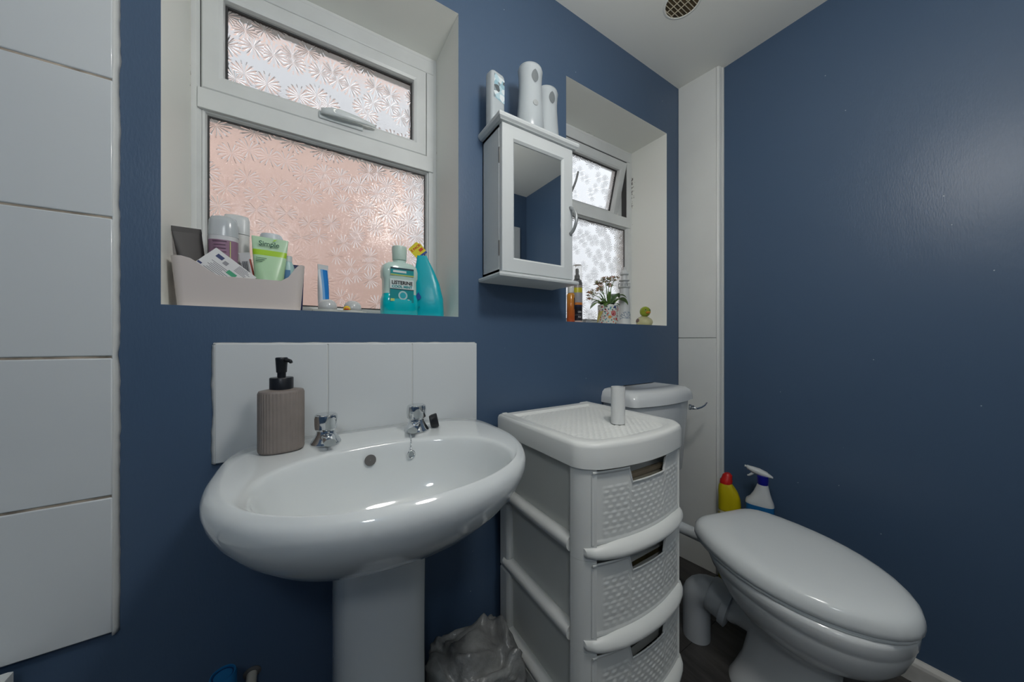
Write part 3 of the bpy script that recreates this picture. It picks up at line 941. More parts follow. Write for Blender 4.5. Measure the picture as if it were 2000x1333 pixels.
# base and castors
zb = LZ0 - 3 * MODH
obj('base', loft([at_z(plan(0.012), zb - 0.050), at_z(plan(0.003), zb - 0.045), at_z(plan(0.003), zb)]), M['plastic'], dt, smooth=True, auto=40)
for sx_ in (-1, 1):
    for yy in (-0.07, -0.37):
        c_ = obj('castor', tube([(sx_ * 0.16 - 0.012, yy, 0.030), (sx_ * 0.16 + 0.012, yy, 0.030)], 0.030, 20), M['black'], dt, smooth=True, auto=40)
        obj('castor_stem', box(sx_ * 0.16 - 0.009, sx_ * 0.16 + 0.009, yy - 0.009, yy + 0.009, 0.030, zb - 0.048), M['plastic'], c_)

# papers in the top drawer
pp = thing('paper_stack', 'stack of folded papers inside the top drawer', 'papers', (0.735, -0.36, LZ0 - MODH + 0.046))
for i in range(9):
    obj('sheet', box(-0.075 + random.uniform(-0.004, 0.004), 0.075, -0.045 + random.uniform(-0.003, 0.003), 0.08, 0.014 * i, 0.014 * i + 0.010), mat('paper_%d' % i, (0.62, 0.56, 0.42) if i % 2 else (0.40, 0.32, 0.22), 0.8), pp)
cl2 = thing('dark_filler', 'olive brown cloth added to darken the middle drawer notch', 'filler', (0.712, -0.30, LZ0 - 2 * MODH + 0.046))  # dark blocks added in both lower drawers so the notches look dark inside
obj('filler_block', box(-0.15, 0.15, -0.095, 0.16, 0.0, 0.070), mat('olive_filler', (0.10, 0.08, 0.03), 0.9, vary=0.4, vscale=20), cl2, bevel=0.02, bseg=3)
obj('filler_block', box(-0.145, 0.15, -0.09, 0.15, 0.072, 0.115), mat('dull_filler', (0.16, 0.13, 0.05), 0.9, vary=0.4, vscale=20), cl2, bevel=0.015, bseg=3)
cl3 = thing('dark_filler', 'black cloth added to darken the bottom visible drawer notch', 'filler', (0.712, -0.30, LZ0 - 3 * MODH + 0.046))
obj('filler_block', box(-0.15, 0.15, -0.095, 0.16, 0.0, 0.075), mat('black_filler', (0.015, 0.015, 0.016), 0.8), cl3, bevel=0.02, bseg=3)
obj('filler_block', box(-0.145, 0.15, -0.09, 0.15, 0.077, 0.120), bpy.data.materials['black_filler'], cl3, bevel=0.015, bseg=3)

obj2 = thing('paper_tube', 'white cardboard tube standing on the drawer tower lid', 'tube', (0.752, -0.296, LZ1 - 0.0062))
obj('tube_wall', loft([ring(0.0205, 0.0185, 0, 40), ring(0.0205, 0.0185, 0.104, 40), ring(0.0192, 0.0172, 0.104, 40), ring(0.0192, 0.0172, 0.0006, 40)], False, False), M['cardboard'], obj2, smooth=True, auto=40)
# ------------------------------------------------------------------ toilet
TO = (1.246, -0.335)
TR = -0.285
to = thing('toilet', 'white toilet pan with its lid closed by the blue end wall', 'toilet', (TO[0], TO[1], 0), TR)
def egg(L, W, z, n=72, pb=3.2, pf=2.1, c=0.42, dy=0.0):
    out = []
    for i in range(n):
        t = 2 * pi * i / n
        cx, sy = cos(t), sin(t)
        p, b = (pb, L * c) if sy > 0 else (pf, L * (1 - c))
        out.append((W / 2 * math.copysign(abs(cx) ** (2 / p), cx), dy - L * c + b * math.copysign(abs(sy) ** (2 / p), sy), z))
    return out
PROF = [(0.0, 0.44), (0.006, 0.54), (0.020, 0.635), (0.05, 0.73), (0.10, 0.815), (0.18, 0.895), (0.28, 0.958), (0.38, 0.993), (0.46, 1.0), (0.55, 0.982), (0.64, 0.935), (0.73, 0.85), (0.81, 0.74), (0.88, 0.60), (0.94, 0.43), (0.98, 0.25), (0.995, 0.12)]
def egg_in(d, z, L=0.482, W=0.378):
    sx_, sy_ = (W - 2 * d) / W, (L - 2 * d) / L
    rt = [(W / 2 * w * sx_, -d - u * L * sy_, z) for u, w in PROF]
    return rt + [(0, -d - L * sy_, z)] + [(-x, y, zz) for x, y, zz in reversed(rt)] + [(-W / 2 * 0.3 * sx_, -d, z), (W / 2 * 0.3 * sx_, -d, z)]
obj('lid', loft([egg_in(0.010, 0.416), egg_in(0.003, 0.416), egg_in(0.0, 0.419), egg_in(0.0, 0.430), egg_in(0.0015, 0.440), egg_in(0.006, 0.450), egg_in(0.014, 0.4575), egg_in(0.028, 0.463), egg_in(0.055, 0.467), egg_in(0.10, 0.4695), egg_in(0.15, 0.4705), egg_in(0.18, 0.4707)]), M['lidplastic'], to, smooth=True)
obj('seat', loft([egg_in(0.03, 0.404), egg_in(0.008, 0.404), egg_in(0.005, 0.407), egg_in(0.005, 0.413), egg_in(0.009, 0.4155), egg_in(0.03, 0.4157)]), M['lidplastic'], to, smooth=True)
# pan: rim, bowl, waist, foot
def pan(L, W, z, dy, pb=2.6, pf=2.2, c=0.45): return egg(L, W, z, dy=dy, pb=pb, pf=pf, c=c)
obj('pan', loft([pan(0.315, 0.235, 0.0, -0.085, 3, 2.6), pan(0.315, 0.235, 0.012, -0.085, 3, 2.6), pan(0.285, 0.205, 0.035, -0.095, 3, 2.6), pan(0.235, 0.165, 0.09, -0.115, 3, 2.5), pan(0.215, 0.155, 0.15, -0.125), pan(0.215, 0.160, 0.212, -0.128), pan(0.235, 0.180, 0.236, -0.125),
                 pan(0.285, 0.235, 0.258, -0.115), pan(0.335, 0.282, 0.286, -0.098), pan(0.372, 0.315, 0.314, -0.080), pan(0.398, 0.332, 0.341, -0.063), pan(0.412, 0.340, 0.358, -0.053), pan(0.411, 0.339, 0.362, -0.054), pan(0.425, 0.350, 0.367, -0.043), pan(0.440, 0.358, 0.390, -0.030), pan(0.440, 0.354, 0.403, -0.030), pan(0.38, 0.28, 0.4035, -0.05)]), M['toilet'], to, smooth=True)
# rear outlet spigot of the pan
obj('outlet', tube([(0.0, -0.20, 0.225), (-0.006, -0.155, 0.205), (-0.012, -0.115, 0.188), (-0.016, -0.085, 0.176), (-0.019, -0.062, 0.167)], [0.082, 0.068, 0.054, 0.047, 0.047], 28), M['toilet'], to, smooth=True, auto=60)
for sx_ in (-0.075, 0.075):
    obj('hinge', tube([(sx_ - 0.02, -0.012, 0.431), (sx_ + 0.02, -0.012, 0.431)], 0.010, 16), M['lidplastic'], to, smooth=True, auto=50)

# soil pipe with elbow and collar
so = thing('soil_pipe', 'grey white soil pipe elbow rising from the floor behind the toilet', 'pipe', (1.190, -0.282, 0))
p0 = Vector((0, 0, 0))
oe = Vector((TO[0], TO[1], 0)) + Vector((cos(TR) * -0.024 - sin(TR) * -0.066, sin(TR) * -0.024 + cos(TR) * -0.066, 0.168)) - Vector((1.190, -0.282, 0))
hd3 = Vector((oe.x, oe.y, 0)).normalized()
path = [(0, 0, 0), (0, 0, 0.10), (0, 0, 0.13)] + [tuple(hd3 * (0.050 * (1 - cos(a))) + Vector((0, 0, 0.13 + 0.050 * sin(a)))) for a in [R(15 * i) for i in range(1, 7)]]
last = Vector(path[-1])
path += [tuple(last + hd3 * 0.012)]
obj('pipe', tube(path, [0.044, 0.044, 0.045] + [0.047 + 0.0006 * i for i in range(len(path) - 3)], 32), M['pvc'], so, smooth=True, auto=60)
a0 = last + hd3 * 0.008
def along(d, r): return tuple(a0 + (oe - a0).normalized() * d), r
DL = (oe - a0).length
cl = [along(-0.014, 0.052), along(-0.008, 0.057), along(DL - 0.022, 0.059), along(DL - 0.021, 0.067), along(DL - 0.002, 0.069), along(DL, 0.062), along(DL + 0.001, 0.048)]
obj('collar', tube([c[0] for c in cl], [c[1] for c in cl], 32), M['pvc'], so, smooth=True, auto=40)

# cistern on the wall
ci = thing('cistern', 'white low level toilet cistern on the window wall', 'cistern', (1.205, -0.001, 0))
def cplan(hw, d, z, bow=0.022, rc=0.03):
    pts = [(-hw, 0), (-hw, -d + rc)]
    for i in range(1, 7):
        a = pi + (pi / 2) * i / 7
        pts.append((-hw + rc + rc * cos(a), -d + rc + rc * sin(a)))
    for i in range(13):
        x = -hw + rc + (2 * hw - 2 * rc) * i / 12
        pts.append((x, -d - bow * (1 - (x / (hw - rc)) ** 2)))
    for i in range(1, 7):
        a = 1.5 * pi + (pi / 2) * i / 7
        pts.append((hw - rc + rc * cos(a), -d + rc + rc * sin(a)))
    pts += [(hw, -d + rc), (hw, 0)]
    return [(x, y, z) for x, y in pts]
obj('tank', loft([cplan(0.165, 0.120, 0.50), cplan(0.172, 0.132, 0.515), cplan(0.186, 0.150, 0.80), cplan(0.186, 0.150, 0.818)]), M['toilet'], ci, smooth=True, auto=50)
obj('tank_lid', loft([cplan(0.194, 0.158, 0.812), cplan(0.199, 0.163, 0.815), cplan(0.198, 0.162, 0.836), cplan(0.192, 0.154, 0.856), cplan(0.180, 0.140, 0.866), cplan(0.150, 0.105, 0.870, 0.015), cplan(0.140, 0.095, 0.8675, 0.012)]), M['toilet'], ci, smooth=True, auto=50)
lv = obj('lever_boss', lathe([(0.012, 0), (0.012, 0.006), (0.009, 0.009), (0.009, 0.016), (0.0005, 0.017)], 20), M['chrome'], ci, smooth=True, auto=40, loc=(0.160, -0.158, 0.782), rot=(R(90), 0, R(8)))
lev = [(0.163, -0.176, 0.779), (0.180, -0.180, 0.777), (0.205, -0.184, 0.780), (0.225, -0.187, 0.787), (0.240, -0.188, 0.797)]
obj('flush_lever', tube(lev, [0.0055, 0.0045, 0.0042, 0.004, 0.003], 10), M['chrome'], ci, smooth=True)
obj('flush_pipe', tube([(-0.02, -0.075, 0.50), (-0.02, -0.085, 0.42), (-0.01, -0.11, 0.37), (0.01, -0.20, 0.345), (0.045, -0.335, 0.330), (0.045, -0.37, 0.328)], [0.021, 0.021, 0.021, 0.021, 0.021, 0.021], 20), M['pvc'], ci, smooth=True, auto=60)
obj('pipe_cuff', tube([(0.031, -0.29, 0.334), (0.045, -0.335, 0.330)], 0.026, 24), M['toilet'], ci, smooth=True, auto=40)

# ------------------------------------------------------------------ cleaning bottles behind the toilet
YEL = mat('yellow_bottle_plastic', (0.55, 0.45, 0.006), 0.35)
bl = thing('bleach_bottle', 'yellow bleach bottle with red cap behind the toilet', 'bottle', (1.515, -0.246, 0), R(-62))
def bring(hw, hd, z, cx=0): return ring(hw, hd, z, 32, cx, 0, 2.6)
obj('body', loft([bring(0.036, 0.026, 0), bring(0.040, 0.030, 0.006), bring(0.040, 0.030, 0.34), bring(0.0405, 0.030, 0.375), bring(0.039, 0.029, 0.40, -0.001), bring(0.036, 0.027, 0.422, -0.005), bring(0.029, 0.024, 0.442, -0.010), bring(0.022, 0.021, 0.455, -0.012), bring(0.018, 0.018, 0.462, -0.012)]), YEL, bl, smooth=True)
obj('cap', loft([ring(0.0225, 0.0225, 0.456, 24, -0.013), ring(0.0225, 0.0225, 0.470, 24, -0.011), ring(0.0195, 0.0195, 0.474, 24, -0.010), ring(0.0175, 0.0175, 0.491, 24, -0.007), ring(0.010, 0.010, 0.499, 24, -0.006)]), mat('red_cap', (0.55, 0.015, 0.012), 0.35), bl, smooth=True, auto=40)
obj('label', loft([bring(0.0406, 0.0306, 0.20), bring(0.0406, 0.0306, 0.355)], False, False), ramp_z('bleach_label', [(0.20, (0.62, 0.52, 0.25)), (0.315, (0.42, 0.05, 0.03)), (0.321, (0.60, 0.50, 0.02)), (0.335, (0.62, 0.58, 0.40)), (0.345, (0.35, 0.28, 0.02)), (0.349, (0.55, 0.45, 0.01)), (0.355, (0.55, 0.45, 0.01))]), bl, smooth=True)
sy = thing('spray_bottle', 'white trigger spray bottle with blue collar by the end wall', 'bottle', (1.522, -0.352, 0), R(-72))
sy.scale = (1, 1, 1.03)
WPL = mat('white_bottle_plastic', (0.60, 0.62, 0.62), 0.35)
obj('body', loft([ring(0.042, 0.028, 0, 32, 0, 0, 3), ring(0.046, 0.031, 0.006, 32, 0, 0, 3), ring(0.046, 0.031, 0.405, 32, 0, 0, 3), ring(0.044, 0.030, 0.413, 32, 0, 0, 2.8), ring(0.036, 0.027, 0.424, 32, 0.004, 0, 2.5), ring(0.027, 0.022, 0.445, 32, 0.007), ring(0.020, 0.018, 0.468, 32, 0.009), ring(0.0165, 0.0165, 0.482, 32, 0.010)]), WPL, sy, smooth=True, auto=70)
obj('label', loft([ring(0.0464, 0.0314, 0.22, 32, 0, 0, 3), ring(0.0464, 0.0314, 0.402, 32, 0, 0, 3)], False, False), mat('blue_label', (0.012, 0.14, 0.36), 0.4), sy, smooth=True)
obj('collar', lathe([(0.0165, 0.478), (0.0175, 0.480), (0.0185, 0.505), (0.020, 0.512)], 28), mat('deep_blue_collar', (0.012, 0.015, 0.30), 0.35), sy, smooth=True, auto=40, loc=(0.010, 0, 0))
th_ = obj('trigger_head', loft([[(x, w_ * cos(a), z + h_ * sin(a)) for a in [2 * pi * q / 16 for q in range(16)]] for x, z, w_, h_ in ((-0.044, 0.536, 0.003, 0.002), (-0.040, 0.534, 0.009, 0.008), (-0.022, 0.528, 0.013, 0.012), (0.0, 0.523, 0.015, 0.014), (0.022, 0.518, 0.013, 0.011), (0.042, 0.511, 0.006, 0.003))]), WPL, sy, smooth=True)
obj('trigger', tube([(-0.018, 0, 0.520), (-0.026, 0, 0.510), (-0.034, 0, 0.503), (-0.040, 0, 0.502)], [0.006, 0.005, 0.004, 0.003], 10), WPL, th_, smooth=True)
obj('nozzle', tube([(-0.042, 0, 0.536), (-0.049, 0, 0.537)], 0.004, 10), WPL, th_, smooth=True)

# ------------------------------------------------------------------ mirror cabinet
cb = thing('mirror_cabinet', 'white wall cabinet with a mirrored door between the windows', 'cabinet', (0, 0, 0))
cx0, cx1, cz0, cz1 = 0.471, 0.742, 1.258, 1.690
cd = -0.102
def carc():
    me = bpy.data.meshes.new('carcass')
    bm = bmesh.new()
    for b in ((cx0, cx0 + 0.012, cd, -0.0005, cz0, cz1), (cx1 - 0.012, cx1, cd, -0.0005, cz0, cz1), (cx0, cx1, -0.006, -0.0005, cz0, cz1), (cx0, cx1, cd, -0.0005, cz1 - 0.01, cz1), (cx0, cx1, cd, -0.0005, cz0, cz0 + 0.01)):
        m2 = box(*b); bm.from_mesh(m2); bpy.data.meshes.remove(m2)
    bm.to_mesh(me); bm.free(); return me
obj('carcass', carc(), M['white'], cb)
def slab_profile(x0, x1, y1, prof):
    """moulded board: prof (outset, z)"""
    rs = [[(x0 - d, -0.0005, z), (x1 + d, -0.0005, z), (x1 + d, y1 - d, z), (x0 - d, y1 - d, z)] for d, z in prof]
    me = loft(rs)
    bm = bmesh.new(); bm.from_mesh(me); bmesh.ops.recalc_face_normals(bm, faces=bm.faces); bm.to_mesh(me); bm.free()
    return me
obj('cornice', slab_profile(cx0, cx1, -0.118, [(0.000, 1.6885), (0.008, 1.6895), (0.010, 1.692), (0.015, 1.696), (0.0165, 1.702), (0.015, 1.7075), (0.012, 1.7085)]), M['white'], cb)
obj('base_board', slab_profile(cx0, cx1, -0.118, [(0.010, 1.2440), (0.014, 1.2452), (0.0155, 1.250), (0.014, 1.2550), (0.006, 1.2585), (0.0, 1.2590)]), M['white'], cb)
door = obj('door', mitre(cx0 + 0.001, cx1 - 0.001, cz0 + 0.003, cz1 - 0.002, [(0, -0.104), (0, -0.119), (0.002, -0.1205), (0.037, -0.1205), (0.043, -0.115), (0.043, -0.104)]), M['white'], cb)
obj('mirror', box(cx0 + 0.040, cx1 - 0.040, -0.113, -0.1085, cz0 + 0.042, cz1 - 0.041), M['mirror'], door)
# curved bow handle
hp = [(cx1 - 0.011, -0.120, 1.497)] + [(cx1 - 0.011 + 0.001 * sin(a), -0.124 - 0.024 * sin(a) ** 0.7, 1.497 - 0.086 * (i / 12)) for i, a in [(i, pi * i / 12) for i in range(1, 12)]] + [(cx1 - 0.011, -0.120, 1.411)]
obj('handle', tube(hp, [0.006] + [0.0052] * 11 + [0.006], 12), mat('satin_grey_handle', (0.42, 0.44, 0.45), 0.35, metal=0.5), door, smooth=True)
for z in (1.60, 1.33):
    hg = obj('hinge', box(cx0 - 0.0012, cx0 + 0.0035, -0.106, -0.1015, z - 0.022, z + 0.022), mat('dark_hinge', (0.22, 0.22, 0.21), 0.4, metal=0.8), door)

# ------------------------------------------------------------------ air fresheners on the cabinet
TOPZ = 1.7085
AFM = mat('white_freshener_plastic', (0.44, 0.48, 0.50), 0.28)
HOLE = mat('grey_smoked_window', (0.17, 0.19, 0.20), 0.2)
def freshener(x, y, rz, label, h, win2=True):
    t = thing('air_freshener', label, 'air freshener', (x, y, TOPZ), rz, 'white air fresheners on the cabinet')
    prof = [(0.031, 0.0), (0.0325, 0.003), (0.031, 0.04), (0.0285, 0.085), (0.0270, 0.125), (0.0268, 0.15), (0.0280, 0.175), (0.0292, 0.187), (0.0270, 0.196), (0.019, 0.202), (0.008, 0.2045)]
    k_ = h / 0.2045
    obj('housing', loft([ring(r * 1.36, r * 1.20, z * k_, 40) for r, z in prof]), AFM, t, smooth=True)
    def rad(z):
        zz = z / k_
        for (r0, z0), (r1, z1) in zip(prof[:-1], prof[1:]):
            if z0 <= zz <= z1: return r0 + (r1 - r0) * (zz - z0) / (z1 - z0 + 1e-9)
        return 0.03
    # leaf shaped nozzle window and round button, as thin curved shells on the front
    zc_ = 0.155 * k_
    pts, fcs = [], []
    for i in range(13):
        u = -1 + 2 * i / 12
        z = zc_ + 0.020 * u
        wv = 0.0085 * (1 - u * u) ** 0.8
        for j in range(5):
            a = -pi / 2 + wv / rad(z) * (j - 2) / 2
            r = rad(z) + 0.0006
            pts.append((r * 1.36 * cos(a), r * 1.20 * sin(a) - 0.0004, z))
    for i in range(12):
        for j in range(4):
            fcs.append((i * 5 + j, i * 5 + j + 1, (i + 1) * 5 + j + 1, (i + 1) * 5 + j))
    nz = obj('nozzle_window', mesh_from(pts, fcs), HOLE, t, smooth=True)
    if win2:
        zc_ = 0.072 * k_
        obj('button', lathe([(0.0085, -0.001), (0.0085, 0.0018), (0.0070, 0.0026), (0.0005, 0.0026)], 24), mat('grey_button', (0.38, 0.40, 0.40), 0.4), t, smooth=True, auto=40, loc=(0, -rad(zc_) * 1.20, zc_), rot=(R(90), 0, 0))
    return t
freshener(0.590, -0.092, R(-8), 'taller white automatic air freshener in the middle of the cabinet top', 0.205)
freshener(0.678, -0.062, R(-4), 'white air freshener half hidden behind the taller one', 0.190, False)
# slim dispenser with a crystal print
sl = thing('air_freshener', 'slim air freshener with a blue and silver crystal print', 'air freshener', (0.484, -0.058, TOPZ), R(10), 'white air fresheners on the cabinet')
def rrect(w, h, r, z, n=5, top=None):
    pts = []
    for cxs, cys, a0_ in ((w - r, h - r, 0), (-w + r, h - r, pi / 2), (-w + r, -h + r, pi), (w - r, -h + r, 1.5 * pi)):
        for i in range(n + 1):
            a = a0_ + pi / 2 * i / n
            pts.append((cxs + r * cos(a), cys + r * sin(a), z))
    return pts
sl.scale = (1.2, 1.1, 1.0)
obj('housing', loft([rrect(0.021, 0.015, 0.008, 0), rrect(0.022, 0.016, 0.009, 0.003), rrect(0.022, 0.016, 0.009, 0.150), rrect(0.0205, 0.0145, 0.009, 0.155), rrect(0.015, 0.010, 0.008, 0.158)]), AFM, sl, smooth=True, auto=50)
CRY = blotches('crystal_print', (0.62, 0.70, 0.73), [(0.30, 0.48, 0.56), (0.70, 0.76, 0.78), (0.10, 0.12, 0.13), (0.45, 0.62, 0.68), (0.75, 0.80, 0.82), (0.24, 0.30, 0.33)], 75, 9.0, 0.2)
obj('crystal_panel', mesh_from([(-0.017, -0.0164, 0.075), (0.018, -0.0164, 0.070), (0.018, -0.0164, 0.142), (-0.014, -0.0164, 0.146)], [(0, 1, 2, 3)]), CRY, sl)
obj('crystal_panel', mesh_from([(0.0224, -0.010, 0.072), (0.0224, 0.010, 0.078), (0.0224, 0.010, 0.142), (0.0224, -0.010, 0.146)], [(0, 1, 2, 3)]), CRY, sl)
obj('thumb_notch', lathe([(0.0005, 0.0006), (0.007, 0.0006), (0.008, 0)], 20), mat('pinkish_notch', (0.42, 0.32, 0.30), 0.5), sl, loc=(-0.004, -0.0160, 0.018), rot=(R(90), 0, 0))

# ------------------------------------------------------------------ things on the first window sill
S = SZ + 0.0003
cy_ = thing('storage_caddy', 'pale beige plastic caddy full of toiletries on the window sill', 'caddy', (-0.121, 0.062, S))
CADM = mat('beige_caddy_plastic', (0.64, 0.575, 0.545), 0.4, spec=0.35)
def caddy_plan(hw, hd, r, n=6, seg=14):
    """rounded rectangle with extra points on the long sides"""
    pts = []
    for i in range(seg + 1): pts.append((-hw + r + (2 * hw - 2 * r) * i / seg, -hd))
    for i in range(1, n + 1): a = -pi / 2 + pi / 2 * i / n; pts.append((hw - r + r * cos(a), -hd + r + r * sin(a)))
    for i in range(1, n + 1): a = pi / 2 * i / n; pts.append((hw - r + r * cos(a), hd - r + r * sin(a)))
    for i in range(1, seg + 1): pts.append((hw - r - (2 * hw - 2 * r) * i / seg, hd))
    for i in range(1, n + 1): a = pi / 2 + pi / 2 * i / n; pts.append((-hw + r + r * cos(a), hd - r + r * sin(a)))
    for i in range(1, n): a = pi + pi / 2 * i / n; pts.append((-hw + r + r * cos(a), -hd + r + r * sin(a)))
    return pts
def caddy_top(x):
    a = x / 0.117
    def sm(t): t = max(0, min(1, t)); return t * t * (3 - 2 * t)
    return 0.067 + 0.036 * sm((-0.28 - a) / 0.55) + 0.043 * sm((a - 0.62) / 0.33)
ob_, ot_ = caddy_plan(0.108, 0.046, 0.016), caddy_plan(0.117, 0.051, 0.018)
ib_, it_ = caddy_plan(0.105, 0.043, 0.014), caddy_plan(0.1145, 0.0485, 0.016)
obj('caddy_body', loft([[(x, y, 0) for x, y in ob_], [(x, y, caddy_top(x)) for x, y in ot_], [(x, y, caddy_top(x) + 0.0008) for x, y in it_], [(x, y, 0.003) for x, y in ib_]]), CADM, cy_, smooth=True, auto=50)

CB = S + 0.0035  # caddy floor
def flat_tube(t, w_top, w_bot, d_bot, h, m, crimp_m=None, name='tube_body', crimp=0.008):
    """squeezy tube: wide flat crimp on top, round at the bottom"""
    rings = []
    for i in range(9):
        u = i / 8
        hw = (w_bot + (w_top - w_bot) * u ** 0.8) / 2
        hd = max(0.0012, d_bot / 2 * (1 - u ** 1.6))
        rings.append(ring(hw, hd, h * u, 32, 0, 0, 2.0 + 2.5 * u))
    o = obj(name, loft(rings), m, t, smooth=True, auto=60)
    obj('crimp', box(-w_top / 2, w_top / 2, -0.0014, 0.0014, h - 0.001, h + crimp), crimp_m or m, t)
    return o
# dark sachet
ts = thing('squeeze_tube', 'dark grey squeeze tube with flat crimped top at the caddy\'s left end', 'tube', (-0.203, 0.076, CB), rot=(R(-2), R(-7), R(30)), group='toiletries in the caddy')
flat_tube(ts, 0.050, 0.034, 0.034, 0.165, mat('dark_grey_tube', (0.05, 0.047, 0.047), 0.5), crimp=0.010)
obj('gold_stripe', box(-0.001, 0.002, -0.0171, -0.0150, 0.040, 0.10), mat('gold_print', (0.55, 0.38, 0.06), 0.4), ts)
# purple labelled deodorant
td = thing('deodorant_can', 'purple labelled deodorant can with white domed cap in the caddy', 'deodorant', (-0.160, 0.060, CB), group='toiletries in the caddy')
PUR = ramp_z('purple_label', [(0.0, (0.55, 0.55, 0.57)), (0.02, (0.30, 0.17, 0.25)), (0.150, (0.62, 0.62, 0.63)), (0.16, (0.62, 0.62, 0.63))], 0.35)
obj('can', loft([ring(0.022, 0.016, 0, 36, 0, 0, 2.3), ring(0.0245, 0.018, 0.004, 36, 0, 0, 2.3), ring(0.0260, 0.0185, 0.150, 36, 0, 0, 2.3), ring(0.0262, 0.0187, 0.160, 36, 0, 0, 2.3)]), PUR, td, smooth=True, auto=60)
obj('cap', loft([ring(0.0268, 0.0192, 0.160, 36, 0, 0, 2.3), ring(0.0262, 0.0188, 0.178, 36, 0, 0, 2.3), ring(0.0255, 0.018, 0.194, 36, 0, 0, 2.3), ring(0.022, 0.0155, 0.203, 36, 0.0, 0, 2.2), ring(0.012, 0.008, 0.207, 36)]), mat('clear_white_cap', (0.62, 0.66, 0.68), 0.2, trans=0.25), td, smooth=True, auto=60)
LINE = mat('dark_print', (0.12, 0.06, 0.10), 0.5)
for i in range(10):
    w_ = random.uniform(0.009, 0.013)
    obj('printed_line', box(-w_ - 0.004, w_ - 0.004, -0.0192, -0.0182, 0.146 - i * 0.0078, 0.1478 - i * 0.0078), LINE, td)
obj('yellow_stripe', box(0.0135, 0.0150, -0.0182, -0.0160, 0.05, 0.148), mat('yellow_print', (0.60, 0.62, 0.25), 0.5), td)
# white deodorant behind
tw = thing('deodorant_stick', 'plain white deodorant stick behind the purple can in the caddy', 'deodorant', (-0.142, 0.0955, CB), group='toiletries in the caddy')
obj('case', loft([ring(0.0235, 0.0125, 0, 32, 0, 0, 2.6), ring(0.0245, 0.0130, 0.003, 32, 0, 0, 2.6), ring(0.0245, 0.0130, 0.178, 32, 0, 0, 2.6)]), mat('white_stick_case', (0.66, 0.66, 0.64), 0.35), tw, smooth=True, auto=60)
obj('cap', loft([ring(0.0250, 0.0135, 0.179, 32, 0, 0, 2.6), ring(0.0248, 0.0133, 0.214, 32, 0, 0, 2.6), ring(0.022, 0.011, 0.223, 32, 0, 0, 2.4), ring(0.012, 0.006, 0.2255, 32)]), mat('white_stick_cap', (0.62, 0.64, 0.64), 0.3), tw, smooth=True, auto=60)
# white carton leaning diagonally
tb = thing('medicine_carton', 'white printed carton lying diagonally across the caddy', 'carton', (-0.153, 0.033, S + 0.0855), rot=(R(-14), R(40), 0), group='toiletries in the caddy')
CART = mat('white_carton', (0.66, 0.66, 0.66), 0.5)
obj('carton', box(-0.042, 0.050, -0.006, 0.008, -0.026, 0.026), CART, tb, bevel=0.0008)
NVY = mat('navy_print', (0.02, 0.035, 0.13), 0.5); GRN = mat('green_print', (0.03, 0.32, 0.16), 0.5); GRY = mat('grey_print', (0.25, 0.25, 0.27), 0.5)
obj('print_block', box(-0.030, -0.016, -0.0064, -0.006, 0.010, 0.018), NVY, tb)
obj('print_block', box(-0.041, -0.033, -0.0064, -0.006, -0.022, -0.018), NVY, tb)
obj('print_block', box(0.006, 0.024, -0.0064, -0.006, -0.006, 0.003), GRN, tb)
obj('print_block', box(-0.012, -0.003, -0.0064, -0.006, 0.006, 0.014), GRY, tb)
for i in range(7):
    obj('printed_line', box(-0.028 + 0.003 * (i % 3), 0.0 + 0.006 * (i % 4), -0.0063, -0.006, -0.022 + 0.0034 * i, -0.0207 + 0.0034 * i), GRY, tb)
for i in range(6):
    obj('printed_line', box(0.012, 0.040 - 0.004 * (i % 3), -0.0063, -0.006, 0.008 + 0.0028 * i, 0.0093 + 0.0028 * i), GRY, tb)
# slim striped tube
tz = thing('ointment_tube', 'slim white ointment tube with fine grey stripes leaning in the caddy', 'tube', (-0.101, 0.050, CB), rot=(0, R(-10), R(-12)), group='toiletries in the caddy')
flat_tube(tz, 0.022, 0.018, 0.014, 0.128, mat('striped_tube', (0.60, 0.60, 0.60), 0.4), crimp=0.003)
for i in range(4):
    obj('printed_line', box(-0.0055 + 0.003 * i, -0.0043 + 0.003 * i, -0.0074, -0.0035, 0.055, 0.110), GRY, tz)
obj('red_band', box(0.0085, 0.0105, -0.003, 0.003, 0.075, 0.115), mat('red_print', (0.45, 0.08, 0.05), 0.5), tz)
# green face wash tube, cap down
tg = thing('face_wash_tube', 'pale green face wash tube standing on its cap in the caddy', 'tube', (-0.076, 0.045, CB), rot=(R(-4), R(1), R(4)), group='toiletries in the caddy')
GT = ramp_z('green_tube', [(0.0, (0.42, 0.66, 0.38)), (0.040, (0.45, 0.68, 0.42)), (0.125, (0.36, 0.60, 0.02)), (0.139, (0.47, 0.68, 0.46)), (0.168, (0.47, 0.68, 0.46))], 0.3)
cp_ = obj('cap', lathe([(0.021, 0), (0.0225, 0.003), (0.0235, 0.030), (0.022, 0.034)], 32), mat('green_cap', (0.45, 0.68, 0.42), 0.3), tg, smooth=True, auto=40)
rings = []
for i in range(11):
    u = i / 10
    rings.append(ring((0.048 + 0.024 * u ** 0.8) / 2, max(0.0012, 0.021 * (1 - u ** 1.7)), 0.034 + 0.138 * u, 40, 0, 0, 2.0 + 2.5 * u))
obj('tube_body', loft(rings), GT, tg, smooth=True, auto=60)
DG = mat('dark_green_print', (0.02, 0.10, 0.06), 0.5)
text('Simple', 0.0150, DG, tg, (-0.002, -0.0112, 0.153), (R(90 + 8), 0, 0), bold=0.0002)
obj('leaf_mark', mesh_from([(0.004, -0.0105, 0.161), (0.009, -0.0100, 0.163), (0.0135, -0.0085, 0.1685), (0.007, -0.0098, 0.1655)], [(0, 1, 2, 3)]), mat('leaf_print', (0.35, 0.6, 0.03), 0.5), tg)
